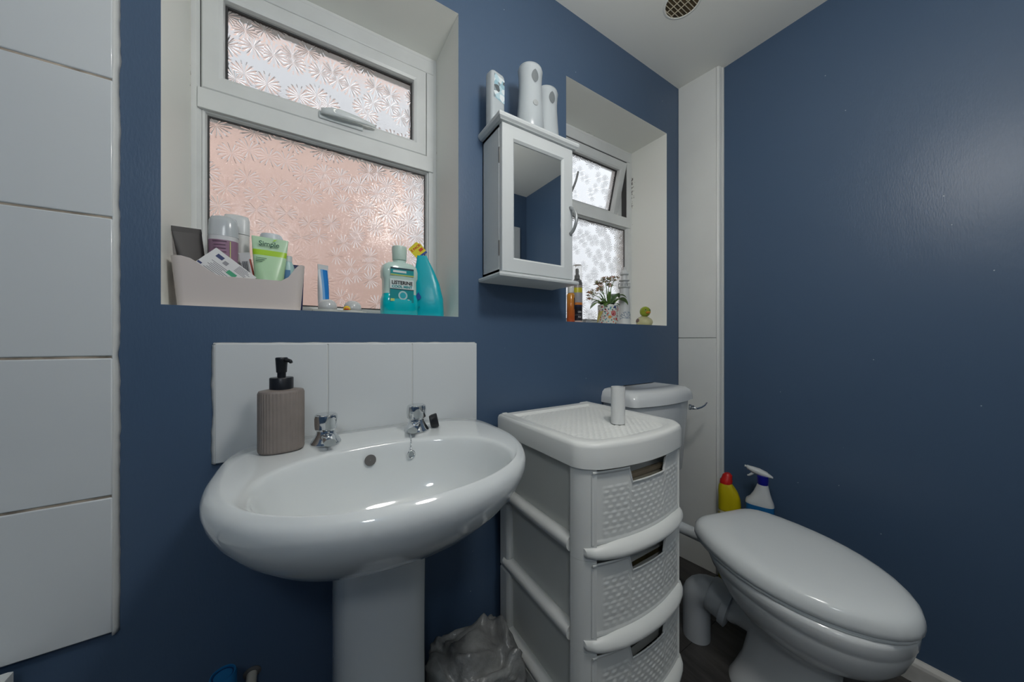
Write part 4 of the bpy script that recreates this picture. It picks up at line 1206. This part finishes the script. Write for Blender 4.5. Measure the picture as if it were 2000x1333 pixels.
for i in range(3):
    obj('printed_line', box(-0.026, -0.006 - 0.004 * i, -0.0166, -0.0160, 0.116 - 0.004 * i, 0.1172 - 0.004 * i), DG, tg, rot=(R(0), 0, 0))
# white cap peeking behind
tk = thing('round_cap_bottle', 'white capped bottle peeking out behind the green tube', 'bottle', (-0.074, 0.088, CB), group='toiletries in the caddy')
obj('body', lathe([(0.021, 0), (0.023, 0.003), (0.023, 0.15), (0.020, 0.158)], 32), mat('white_bottle', (0.6, 0.62, 0.62), 0.35), tk, smooth=True, auto=50)
obj('cap', lathe([(0.0235, 0.158), (0.0238, 0.180), (0.021, 0.187), (0.010, 0.190)], 32), mat('white_bottle_cap', (0.62, 0.67, 0.70), 0.3), tk, smooth=True, auto=50)
# small teal bottle and navy box
tt = thing('small_bottle', 'small pale teal bottle right of the green tube', 'bottle', (-0.040, 0.073, CB), group='toiletries in the caddy')
obj('body', loft([ring(0.012, 0.010, 0, 24), ring(0.0135, 0.011, 0.003, 24), ring(0.0135, 0.011, 0.110, 24), ring(0.009, 0.008, 0.122, 24)]), mat('pale_teal', (0.40, 0.60, 0.60), 0.3), tt, smooth=True, auto=50)
obj('cap', loft([ring(0.0095, 0.0085, 0.122, 24), ring(0.0095, 0.0085, 0.136, 24)]), mat('pale_cap', (0.6, 0.66, 0.66), 0.3), tt, smooth=True, auto=50)
obj('label', box(-0.006, 0.006, -0.0114, -0.0100, 0.06, 0.10), mat('blue_print', (0.08, 0.22, 0.42), 0.4), tt)
tn = thing('navy_carton', 'small navy carton showing at the right end of the caddy', 'carton', (-0.022, 0.090, CB), rot=(0, R(2), 0), group='toiletries in the caddy')
obj('carton', box(-0.0165, 0.0130, -0.006, 0.006, 0.0, 0.118), mat('navy_carton_card', (0.015, 0.025, 0.09), 0.4), tn, bevel=0.0008)
obj('printed_line', box(-0.014, -0.002, -0.0064, -0.006, 0.106, 0.109), mat('white_print', (0.6, 0.62, 0.65), 0.5), tn)
obj('carton_flap', box(-0.015, 0.011, -0.0055, 0.0055, 0.118, 0.1186), NVY, tn)

# toothpaste tube
tp = thing('toothpaste_tube', 'blue and white toothpaste tube standing on the sill beside the caddy', 'tube', (0.040, 0.110, S), rot=(0, R(-1), R(28)))
TPM = mat('blue_tube_print', (0.03, 0.20, 0.55), 0.3)
obj('cap', lathe([(0.0125, 0), (0.013, 0.002), (0.013, 0.016), (0.010, 0.019)], 24), mat('white_tube_cap', (0.64, 0.66, 0.67), 0.3), tp, smooth=True, auto=40)
rings = []
for i in range(9):
    u = i / 8
    rings.append(ring(0.0135 + 0.0005 * u, max(0.001, 0.0125 * (1 - u ** 1.8)), 0.019 + 0.103 * u, 32, 0, 0, 2 + 2 * u))
obj('tube_body', loft(rings), ramp_z('blue_white_tube', [(-0.02, (0.64, 0.68, 0.72)), (-0.008, (0.20, 0.42, 0.72)), (-0.002, (0.02, 0.22, 0.62)), (0.008, (0.02, 0.16, 0.50)), (0.0112, (0.62, 0.66, 0.70)), (0.02, (0.62, 0.66, 0.70))], 0.3, axis=0), tp, smooth=True, auto=60)
obj('crimp', box(-0.014, 0.014, -0.001, 0.001, 0.121, 0.135), mat('white_crimp', (0.64, 0.66, 0.67), 0.3), tp)

# two domed blister shells
def blister(x, y, label, sticker):
    b = thing('blister_shell', label, 'plastic shell', (x, y, S), group='domed plastic shells on the sill')
    obj('rim', lathe([(0.034, 0), (0.035, 0.0015), (0.034, 0.006), (0.026, 0.007)], 36), mat('clear_rim', (0.62, 0.64, 0.60), 0.2, trans=0.35), b, smooth=True, auto=40)
    obj('dome', lathe([(0.0215, 0.006), (0.0215, 0.014), (0.020, 0.022), (0.0165, 0.028), (0.010, 0.0325), (0.002, 0.034)], 36), mat('milky_dome', (0.64, 0.66, 0.66), 0.15, trans=0.2), b, smooth=True)
    if sticker:
        obj('sticker', loft([ring(0.0100, 0.004, 0.007, 20, -0.014, -0.018), ring(0.0085, 0.004, 0.014, 20, -0.014, -0.017), ring(0.004, 0.003, 0.018, 20, -0.014, -0.0155)]), mat('yellow_sticker', (0.72, 0.45, 0.02), 0.4), b, smooth=True)
        obj('sticker', loft([ring(0.0055, 0.002, 0.0075, 16, -0.016, -0.0215), ring(0.004, 0.002, 0.0115, 16, -0.016, -0.0208)]), mat('red_sticker', (0.62, 0.10, 0.02), 0.4), b, smooth=True)
    return b
blister(0.046, 0.040, 'plain domed clear plastic shell beside the toothpaste', False)
blister(0.104, 0.042, 'domed clear plastic shell with a yellow and red sticker', True)

# mouthwash bottle
mw = thing('mouthwash_bottle', 'mint mouthwash bottle half full of turquoise liquid on the sill', 'bottle', (0.227, 0.050, S), R(4))
MWM = ramp_z('mint_bottle', [(0.0, (0.0, 0.44, 0.50)), (0.046, (0.0, 0.50, 0.55)), (0.060, (0.50, 0.66, 0.60)), (0.20, (0.58, 0.70, 0.64))], 0.12, spec=0.6)
def mring(hw, hd, z): return ring(hw, hd, z, 44, 0, 0, 3.6)
obj('bottle', loft([mring(0.047, 0.024, 0), mring(0.0505, 0.027, 0.003), mring(0.0505, 0.027, 0.042), mring(0.0485, 0.0255, 0.050), mring(0.0465, 0.0245, 0.058), mring(0.0465, 0.0245, 0.100), mring(0.0500, 0.027, 0.108), mring(0.0505, 0.027, 0.126), mring(0.0470, 0.0255, 0.140), mring(0.036, 0.022, 0.148), ring(0.0185, 0.0165, 0.152, 44, 0, 0, 2.1), ring(0.0175, 0.0160, 0.160, 44, 0, 0, 2.0)]), MWM, mw, smooth=True, auto=60)
obj('cap', lathe([(0.0185, 0.1585), (0.0192, 0.160), (0.0205, 0.192), (0.0195, 0.198), (0.012, 0.2005), (0.0005, 0.2005)], 40), mat('mint_cap', (0.52, 0.66, 0.58), 0.3), mw, smooth=True, auto=40)
def plate(name, x0, x1, z0, z1, y, m, parent): return obj(name, box(x0, x1, y - 0.0004, y, z0, z1), m, parent)
TEAL = mat('teal_label', (0.0, 0.24, 0.26), 0.35); NV2 = mat('ink_label', (0.012, 0.05, 0.07), 0.4); WL = mat('white_label', (0.62, 0.70, 0.68), 0.35)
fy = -0.0252
plate('label', -0.0335, 0.0330, 0.036, 0.101, fy, WL, mw)
plate('label_band', -0.0335, 0.0330, 0.036, 0.073, fy - 0.0006, TEAL, mw)
plate('label_rule', -0.0335, 0.0330, 0.0712, 0.0735, fy - 0.0010, NV2, mw)
INK = mat('black_print', (0.012, 0.012, 0.015), 0.5)
text('LISTERINE', 0.0135, INK, mw, (0, fy - 0.0012, 0.0905), (R(90), 0, 0), sx=0.98, bold=0.0004)
text('COOL MINT', 0.0098, mat('teal_print', (0.0, 0.26, 0.28), 0.5), mw, (0, fy - 0.0012, 0.0795), (R(90), 0, 0), sx=1.05, bold=0.0003)
obj('label_badge', lathe([(0.0128, 0), (0.0128, 0.0006), (0.0095, 0.0006), (0.0095, 0.0003), (0.0005, 0.0003)], 32), mat('pale_badge', (0.40, 0.60, 0.60), 0.4), mw, loc=(0.002, fy - 0.0008, 0.0555), rot=(R(90), 0, 0))
obj('badge_centre', lathe([(0.0085, 0), (0.0085, 0.0006), (0.0005, 0.0006)], 32), mat('badge_teal', (0.02, 0.36, 0.42), 0.4), mw, loc=(0.002, fy - 0.0010, 0.0555), rot=(R(90), 0, 0))
plate('label_spot', -0.032, -0.0215, 0.0385, 0.0455, fy - 0.0010, mat('lime_spot', (0.50, 0.62, 0.18), 0.4), mw)
plate('label_spot', 0.0150, 0.0205, 0.0385, 0.0450, fy - 0.0010, WL, mw)
fy2 = -0.0277
plate('neck_label', -0.0325, 0.0325, 0.112, 0.1285, fy2, mat('teal_neck', (0.0, 0.26, 0.28), 0.35), mw)
plate('neck_rule', -0.0325, 0.0325, 0.1275, 0.1325, fy2 - 0.0001, NV2, mw)
plate('neck_rule', -0.0325, 0.0325, 0.1105, 0.1140, fy2 - 0.0003, mat('lime_rule', (0.42, 0.50, 0.12), 0.4), mw)
plate('neck_panel', -0.0260, 0.0110, 0.1185, 0.1245, fy2 - 0.0005, WL, mw)

# refill pouch
po = thing('refill_pouch', 'turquoise refill pouch with a yellow corner tag beside the mouthwash', 'pouch', (0.322, 0.098, S), R(-22))
CY = mat('turquoise_pouch', (0.0, 0.38, 0.46), 0.28, bump=0.6, bscale=18)
rings = []
for u, hw, hd, cx_ in ((0, 0.046, 0.030, 0.006), (0.03, 0.048, 0.032, 0.006), (0.3, 0.047, 0.029, 0.005), (0.55, 0.040, 0.022, 0.000), (0.75, 0.030, 0.015, -0.006), (0.9, 0.020, 0.008, -0.011), (1.0, 0.0145, 0.0025, -0.014)):
    rings.append(ring(hw, hd, 0.197 * u, 36, cx_, 0, 3.4))
obj('pouch_body', loft(rings), CY, po, smooth=True, auto=70)
YT = mat('yellow_tag', (0.72, 0.62, 0.02), 0.45)
tg_ = obj('corner_tag', extrude([(-0.020, -0.012), (0.018, -0.014), (0.020, 0.012), (0.013, 0.026), (-0.020, 0.024)], -0.0009, 0.0009, 'y'), YT, po, loc=(-0.0245, 0.0, 0.211), rot=(0, R(-42), 0))
RED = mat('red_tag_print', (0.58, 0.05, 0.02), 0.5)
text('E PACK', 0.0105, RED, tg_, (0.0, -0.0013, 0.012), (R(90), 0, 0), bold=0.0003)
obj('tag_block', box(0.002, 0.015, -0.0013, -0.0009, -0.006, 0.003), RED, tg_)
obj('seam_band', extrude([(-0.020, -0.018), (0.018, -0.020), (0.018, -0.014), (-0.020, -0.012)], -0.0011, 0.0011, 'y'), mat('navy_seam', (0.02, 0.06, 0.28), 0.4), po, loc=(-0.0245, 0.0, 0.211), rot=(0, R(-42), 0))
drop = []
for i in range(20):
    a = 2 * pi * i / 20
    r = 0.0085
    drop.append((r * sin(a) * (1 if cos(a) < 0 else (1 - 0.75 * cos(a))), -r * -cos(a) * (1.0 if cos(a) < 0 else 1.7)))
obj('drop_mark', extrude(drop, -0.0312, -0.0304, 'y'), mat('navy_drop', (0.01, 0.07, 0.30), 0.4), po, loc=(-0.022, -0.001, 0.062))
text('SH', 0.011, mat('dark_teal_print', (0.0, 0.10, 0.14), 0.5), po, (-0.024, -0.0330, 0.030), (R(90), 0, 0))

# ------------------------------------------------------------------ things on the second window sill
am = thing('amber_bottle', 'slim amber bottle with a white cap at the sill\'s left end', 'bottle', (0.898, 0.060, S))
obj('bottle', lathe([(0.0145, 0), (0.0160, 0.003), (0.0160, 0.112), (0.013, 0.117), (0.009, 0.120)], 32), ramp_z('amber_liquid', [(0, (0.40, 0.06, 0.015)), (0.05, (0.46, 0.12, 0.02)), (0.12, (0.55, 0.24, 0.03))], 0.12, const=False), am, smooth=True, auto=50)
obj('cap', lathe([(0.0125, 0.119), (0.013, 0.121), (0.013, 0.150), (0.0115, 0.152)], 24), mat('frosted_cap', (0.6, 0.6, 0.58), 0.3), am, smooth=True, auto=40)
obj('label', loft([[(0.0164 * cos(a), 0.0164 * sin(a), z) for a in [R(-80 + 9 * i) for i in range(9)]] for z in (0.054, 0.100)], False, False, False), mat('black_label', (0.012, 0.012, 0.014), 0.4), am, smooth=True)
sc = thing('spray_can', 'black and grey spray can with a clear cap behind the amber bottle', 'spray can', (0.947, 0.075, S))
obj('can', lathe([(0.020, 0), (0.0215, 0.003), (0.0215, 0.165), (0.018, 0.176), (0.012, 0.182)], 36), ramp_z('black_can_print', [(0, (0.55, 0.42, 0.38)), (0.010, (0.012, 0.012, 0.02)), (0.030, (0.06, 0.06, 0.07)), (0.036, (0.015, 0.015, 0.02)), (0.065, (0.02, 0.025, 0.06)), (0.074, (0.60, 0.20, 0.04)), (0.084, (0.30, 0.30, 0.32)), (0.125, (0.50, 0.45, 0.03)), (0.145, (0.28, 0.25, 0.24)), (0.155, (0.10, 0.10, 0.10)), (0.182, (0.15, 0.15, 0.15))], 0.3), sc, smooth=True, auto=50)
obj('nozzle', lathe([(0.010, 0.182), (0.010, 0.196), (0.006, 0.200), (0.006, 0.222), (0.003, 0.226)], 20), mat('grey_nozzle', (0.16, 0.16, 0.16), 0.4), sc, smooth=True, auto=40)
obj('cap', lathe([(0.0195, 0.178), (0.0195, 0.235), (0.0175, 0.240), (0.0005, 0.240)], 32, False, False), mat('clear_cap', (0.95, 0.95, 0.93), 0.05, trans=0.95, ior=1.1), sc, smooth=True, auto=40)
WP = mat('white_can_print', (0.6, 0.6, 0.62), 0.5)
text('ORI', 0.010, WP, sc, (-0.006, -0.0212, 0.045), (R(90), 0, R(-14)), depth=0.0004)
text('FIX', 0.010, WP, sc, (-0.006, -0.0212, 0.024), (R(90), 0, R(-14)), depth=0.0004)
gb = thing('small_tin', 'small grey tin on the sill between spray can and flower pot', 'tin', (1.003, 0.075, S))
obj('tin', box(-0.016, 0.016, -0.010, 0.010, 0, 0.014), mat('grey_tin', (0.30, 0.31, 0.32), 0.4), gb, bevel=0.002)
obj('tin_lid', box(-0.0165, 0.0165, -0.0105, 0.0105, 0.0142, 0.0195), mat('grey_tin_lid', (0.38, 0.39, 0.40), 0.4), gb, bevel=0.002)

# flowering plant in a printed pot
fp = thing('flower_pot', 'white pot with red floral print holding a kalanchoe plant', 'plant pot', (1.126, 0.070, S), R(-20))
POT = blotches('floral_print', (0.62, 0.65, 0.60), [(0.55, 0.05, 0.06), (0.03, 0.05, 0.16), (0.62, 0.16, 0.10), (0.06, 0.10, 0.09), (0.60, 0.28, 0.30), (0.45, 0.10, 0.05), (0.04, 0.04, 0.05), (0.10, 0.38, 0.40)], 105, 0.36, 0.3)
obj('pot', lathe([(0.041, 0), (0.0425, 0.002), (0.0435, 0.083), (0.0430, 0.085), (0.0405, 0.085), (0.040, 0.070), (0.0005, 0.068)], 40), POT, fp, smooth=True, auto=40)
obj('soil', lathe([(0.040, 0.0705), (0.0005, 0.074)], 24, False, False), mat('soil', (0.03, 0.02, 0.012), 0.9), fp)
RP = mat('red_motif', (0.55, 0.06, 0.06), 0.4)
def motif(ang, z, r, m, inner=None):
    pr_ = []
    for k_ in range(10):
        t_ = 2 * pi * k_ / 10
        pr_.append((ang + r * cos(t_) / 0.0437, z + r * sin(t_)))
    vs_ = [(0.0439 * cos(a), 0.0439 * sin(a), zz) for a, zz in pr_]
    if inner:
        vs_ += [(0.0439 * cos(ang + (a - ang) * inner), 0.0439 * sin(ang + (a - ang) * inner), z + (zz - z) * inner) for a, zz in pr_]
        fc = [(i, (i + 1) % 10, 10 + (i + 1) % 10, 10 + i) for i in range(10)]
    else:
        fc = [tuple(range(10))]
    return obj('printed_motif', mesh_from(vs_, fc), m, fp)
for a_, z_, r_, m_, in_ in ((-105, 0.046, 0.0115, RP, 0.62), (-105, 0.046, 0.005, RP, None), (-60, 0.064, 0.010, RP, None), (-128, 0.030, 0.007, mat('orange_motif', (0.62, 0.26, 0.05), 0.4), None), (-96, 0.073, 0.006, mat('navy_motif', (0.03, 0.05, 0.2), 0.4), None), (-85, 0.022, 0.006, RP, None), (-50, 0.060, 0.005, mat('teal_motif', (0.10, 0.42, 0.42), 0.4), None)):
    motif(R(a_ + 20), z_, r_, m_, in_)
LEAF = mat('kalanchoe_leaf', (0.11, 0.20, 0.045), 0.35, vary=0.3, vscale=30)
LEAF2 = mat('kalanchoe_leaf_dark', (0.065, 0.12, 0.05), 0.35, vary=0.3, vscale=30)
def leaf_obj(ang, lift, L, W, m, droop):
    nseg = 8
    top, bot = [], []
    v, f = [], []
    for i in range(nseg + 1):
        u = i / nseg
        r = 0.006 + L * u
        z = 0.075 + lift * sin(u * pi * 0.6) * L - droop * L * u * u
        w = W * (sin(pi * min(1, (0.08 + 0.92 * u)) ** 0.8) ** 0.6) * (1 if u < 0.97 else 0.5)
        for k_, cw in ((-1, 0.10), (0, 0.0), (1, 0.10)):
            v.append((r * cos(ang) - k_ * w * sin(ang), r * sin(ang) + k_ * w * cos(ang), z + cw * w))
    for i in range(nseg):
        for j in range(2):
            f.append((i * 3 + j, i * 3 + j + 1, (i + 1) * 3 + j + 1, (i + 1) * 3 + j))
    o = obj('leaf', mesh_from(v, f), m, fp, smooth=True)
    s_ = o.modifiers.new('thick', 'SOLIDIFY'); s_.thickness = 0.0012
    return o
for ang, lift, L, W, m_, dr_ in ((190, 0.45, 0.088, 0.024, LEAF, 0.55), (10, 0.65, 0.108, 0.026, LEAF, 0.55), (28, 0.95, 0.088, 0.021, LEAF2, 0.35), (150, 0.6, 0.065, 0.020, LEAF2, 0.3), (230, 0.5, 0.050, 0.014, LEAF, 0.5), (300, 0.5, 0.050, 0.014, LEAF2, 0.4), (345, 0.9, 0.075, 0.017, LEAF, 0.3), (95, 1.0, 0.05, 0.009, LEAF2, 0.2), (50, 1.5, 0.055, 0.008, LEAF, 0.2), (200, 0.2, 0.060, 0.014, mat('yellowed_leaf', (0.42, 0.36, 0.10), 0.5), 1.4), (128, 1.4, 0.050, 0.008, LEAF, 0.1)):
    leaf_obj(R(ang), lift, L, W, m_, dr_)
STEM = mat('flower_stem', (0.12, 0.22, 0.05), 0.5)
FCOL = [mat('cream_flower', (0.52, 0.48, 0.34), 0.5), mat('orange_flower', (0.60, 0.20, 0.08), 0.5), mat('brown_flower', (0.20, 0.13, 0.07), 0.6), mat('green_bud', (0.20, 0.24, 0.08), 0.5)]
for (tx, ty, tz_, n_) in ((-0.050, 0.0, 0.185, 15), (-0.015, -0.005, 0.198, 17), (0.030, 0.0, 0.205, 16), (-0.080, 0.0, 0.142, 12), (-0.045, -0.012, 0.158, 15), (0.010, 0.010, 0.182, 12), (-0.085, 0.005, 0.120, 8)):
    st = obj('flower_stem', tube([(0.004 * (tx > 0), 0, 0.075), (tx * 0.5, ty * 0.5, 0.075 + (tz_ - 0.075) * 0.65), (tx, ty, tz_ - 0.008)], [0.0024, 0.0018, 0.0012], 8), STEM, fp, smooth=True)
    for i in range(n_):
        a = random.uniform(0, 2 * pi); rr_ = random.uniform(0.003, 0.025)
        c = Vector((tx + rr_ * cos(a), ty + rr_ * 0.7 * sin(a), tz_ + random.uniform(-0.012, 0.010)))
        d = (c - Vector((tx, ty, tz_ - 0.022))).normalized()
        e1 = d.orthogonal().normalized(); e2 = d.cross(e1)
        vv, ff = [c - d * 0.006], []
        for q in range(4):
            a0_, a1_ = pi / 2 * q - 0.42, pi / 2 * q + 0.42
            b0 = len(vv)
            vv += [c + (e1 * cos(a0_) + e2 * sin(a0_)) * 0.0040, c + (e1 * cos(pi / 2 * q) + e2 * sin(pi / 2 * q)) * 0.0118 + d * 0.003, c + (e1 * cos(a1_) + e2 * sin(a1_)) * 0.0040]
            ff += [(0, b0, b0 + 1), (0, b0 + 1, b0 + 2)]
        obj('flower', mesh_from(vv, ff), FCOL[random.choice([0, 0, 1, 2, 2, 3])], st)

# lighthouse ornament
lh = thing('lighthouse_ornament', 'grey white lighthouse ornament with a coral print behind the plant pot', 'ornament', (1.238, 0.072, S))
LHM = mat('lighthouse_white', (0.58, 0.60, 0.60), 0.45)
obj('tower', lathe([(0.0285, 0), (0.0285, 0.010), (0.0265, 0.014), (0.0260, 0.085), (0.0225, 0.150), (0.0215, 0.168)], 36), LHM, lh, smooth=True, auto=40)
obj('gallery', lathe([(0.021, 0.168), (0.0265, 0.171), (0.0275, 0.176), (0.021, 0.177)], 32), LHM, lh, smooth=True, auto=40)
obj('railing', tube([(0.0255 * cos(2 * pi * i / 28), 0.0255 * sin(2 * pi * i / 28), 0.192) for i in range(29)], 0.0013, 6), LHM, lh, smooth=True)
for i in range(14):
    a = 2 * pi * i / 14
    obj('railing_post', tube([(0.0255 * cos(a), 0.0255 * sin(a), 0.176), (0.0255 * cos(a), 0.0255 * sin(a), 0.192)], 0.0012, 6), LHM, lh)
obj('lantern', lathe([(0.015, 0.177), (0.0145, 0.200), (0.0235, 0.203), (0.0240, 0.207), (0.0140, 0.209), (0.0130, 0.228), (0.0190, 0.231), (0.0190, 0.234)], 32), LHM, lh, smooth=True, auto=40)
obj('roof', lathe([(0.0200, 0.233), (0.0165, 0.244), (0.010, 0.252), (0.0035, 0.256), (0.003, 0.263), (0.0015, 0.268)], 28), LHM, lh, smooth=True, auto=50)
COR = mat('blue_coral_print', (0.13, 0.20, 0.30), 0.5)
def branch(a, z, ang, L, depth):
    if depth == 0 or L < 0.003: return
    pts = []
    for i in range(4):
        u = i / 3
        aa = a + L * u * sin(ang) / 0.0264; z2 = z + L * u * cos(ang)
        r = 0.0285 - (0.0023 if z2 > 0.014 else 0.0) + 0.0002
        pts.append((r * cos(aa), r * sin(aa), z2))
    obj('coral_print', tube(pts, 0.0009, 5), COR, lh)
    for d in (-0.5, 0.45):
        branch(a + L * sin(ang) / 0.0264, z + L * cos(ang), ang + d, L * 0.72, depth - 1)
for k_ in range(5):
    branch(R(-118 + 2 * k_), 0.030, R(-80 + 40 * k_), 0.015, 3)

# plain rubber duck
dk = thing('rubber_duck', 'little green and cream rubber duck with an orange bill on the sill', 'duck', (1.362, 0.055, S), R(-22))
CRM = mat('cream_rubber', (0.52, 0.50, 0.28), 0.35); DGN = mat('green_rubber', (0.26, 0.33, 0.02), 0.3); ORG = mat('orange_rubber', (0.62, 0.24, 0.02), 0.3)
rings = []
for u, rx, ry, ox in ((0, 0.026, 0.030, 0), (0.004, 0.033, 0.037, 0), (0.016, 0.037, 0.040, 0), (0.028, 0.034, 0.036, -0.001), (0.038, 0.024, 0.024, -0.003), (0.046, 0.012, 0.012, -0.004)):
    rings.append(ring(rx, ry, u, 28, 0, -ox))
obj('body', loft(rings), CRM, dk, smooth=True)
obj('tail', tube([(0.0, 0.030, 0.026), (0.0, 0.042, 0.034), (0.0, 0.047, 0.042)], [0.014, 0.009, 0.003], 14), CRM, dk, smooth=True)
for s_ in (-1, 1):
    obj('wing', loft([ring(0.003, 0.005, 0, 14), ring(0.006, 0.014, 0.005, 14), ring(0.005, 0.011, 0.014, 14), ring(0.002, 0.004, 0.020, 14)]), mat('brown_wing', (0.20, 0.14, 0.12), 0.5), dk, smooth=True, loc=(s_ * 0.0335, 0.002, 0.014))
bmh = bmesh.new(); bmesh.ops.create_uvsphere(bmh, u_segments=28, v_segments=18, radius=0.0245)
obj('head', bmh, DGN, dk, smooth=True, loc=(0, -0.006, 0.066))
rings = [[(w_ * cos(a), -0.026 - y_, 0.0605 + h_ * sin(a)) for a in [2 * pi * q / 16 for q in range(16)]] for y_, w_, h_ in ((0, 0.010, 0.007), (0.006, 0.0115, 0.0055), (0.012, 0.009, 0.0035), (0.016, 0.004, 0.0015))]
obj('bill', loft(rings), ORG, dk, smooth=True)
for s_ in (-1, 1):
    bme = bmesh.new(); bmesh.ops.create_uvsphere(bme, u_segments=12, v_segments=8, radius=0.0032)
    obj('eye', bme, M['black'], dk, smooth=True, loc=(s_ * 0.0105, -0.0265, 0.0725))

# ------------------------------------------------------------------ floor level odds and ends
bgm = mat('crinkled_clear_film', (0.20, 0.205, 0.20), 0.25, spec=0.7, bump=1.0, bscale=120, vary=0.5, vscale=14)
bg_ = thing('plastic_bag', 'crumpled clear plastic bag on the floor between pedestal and drawers', 'bag', (0.380, -0.145, 0))
bmb = bmesh.new()
bmesh.ops.create_icosphere(bmb, subdivisions=5, radius=1.0)
for v in bmb.verts:
    p = v.co.copy()
    q = 1 + 0.16 * noise.noise(p * 2.1) + 0.10 * abs(noise.noise(p * 5.0)) + 0.05 * abs(noise.noise(p * 11.0)) + 0.02 * noise.noise(p * 25)
    bx_ = lambda t, e: math.copysign(abs(t) ** e, t)
    x_, y_, z_ = bx_(p.x, 0.55) * q * 0.118, bx_(p.y, 0.6) * q * 0.095, bx_(p.z, 0.55) * q * 0.125
    z_ += 0.140 - 0.10 * x_ * (1 if p.z > 0 else 0) + 0.05 * max(0.0, p.z) * noise.noise(Vector((p.x * 3, p.y * 3, 4)))
    v.co = (max(-0.129, min(0.122, x_)), min(0.14, y_), max(0.0, z_))
obj('film', bmb, bgm, bg_, smooth=True)
fl = []
PB = mat('pale_blue_film', (0.26, 0.36, 0.44), 0.3, bump=0.6, bscale=40)
fv = [(0.085, -0.06, 0.105), (0.118, -0.075, 0.070), (0.122, -0.10, 0.010), (0.075, -0.095, 0.0), (0.06, -0.075, 0.06), (0.10, -0.085, 0.06)]
fo = obj('loose_flap', mesh_from(fv, [(0, 1, 5), (1, 2, 5), (2, 3, 5), (3, 4, 5), (4, 0, 5)]), PB, bg_)
sm_ = fo.modifiers.new('thick', 'SOLIDIFY'); sm_.thickness = 0.001

bb = thing('blue_capped_bottle', 'tall bottle with a blue cap on the floor left of the pedestal', 'bottle', (-0.137, -0.088, 0))
bb.scale = (0.9, 0.9, 0.965)
BLU = mat('bright_blue_cap', (0.01, 0.15, 0.36), 0.35)
obj('bottle', lathe([(0.026, 0), (0.028, 0.003), (0.028, 0.33), (0.022, 0.35)], 32), mat('blue_bottle', (0.015, 0.06, 0.16), 0.4), bb, smooth=True, auto=50)
cpb = obj('cap', lathe([(0.0225, 0.345), (0.0235, 0.350), (0.0235, 0.425), (0.0215, 0.430), (0.0195, 0.430), (0.0190, 0.4265), (0.0005, 0.4265)], 36), BLU, bb, smooth=True, auto=30)
obj('cap_groove', lathe([(0.0160, 0.4268), (0.0160, 0.4274), (0.0180, 0.4274), (0.0180, 0.4268)], 36, False, False), mat('dark_blue_groove', (0.005, 0.03, 0.12), 0.5), cpb)

pi_ = thing('supply_pipe', 'beige water pipe stub on the wall left of the pedestal', 'pipe', (-0.102, -0.022, 0))
pi_.scale = (1, 1, 0.79)
BEI = mat('beige_pipe', (0.42, 0.40, 0.35), 0.5)
obj('pipe', tube([(0, 0, 0), (0, 0, 0.39), (0, 0.008, 0.405), (0, 0.0215, 0.410)], 0.0095, 16), BEI, pi_, smooth=True, auto=60)
obj('wall_flange', lathe([(0.016, 0), (0.016, 0.002), (0.011, 0.004)], 20), mat('grey_flange', (0.10, 0.10, 0.10), 0.6), pi_, loc=(0, 0.0215, 0.410), rot=(R(90), 0, 0))
scp = thing('paper_scrap', 'tiny white paper scrap on the floor by the soil pipe', 'scrap', (1.165, -0.425, 0.0005), R(20))
obj('scrap', extrude([(-0.016, -0.005), (0.010, -0.007), (0.016, 0.002), (0.004, 0.007), (-0.013, 0.006)], 0, 0.004, 'z'), M['cardboard'], scp)
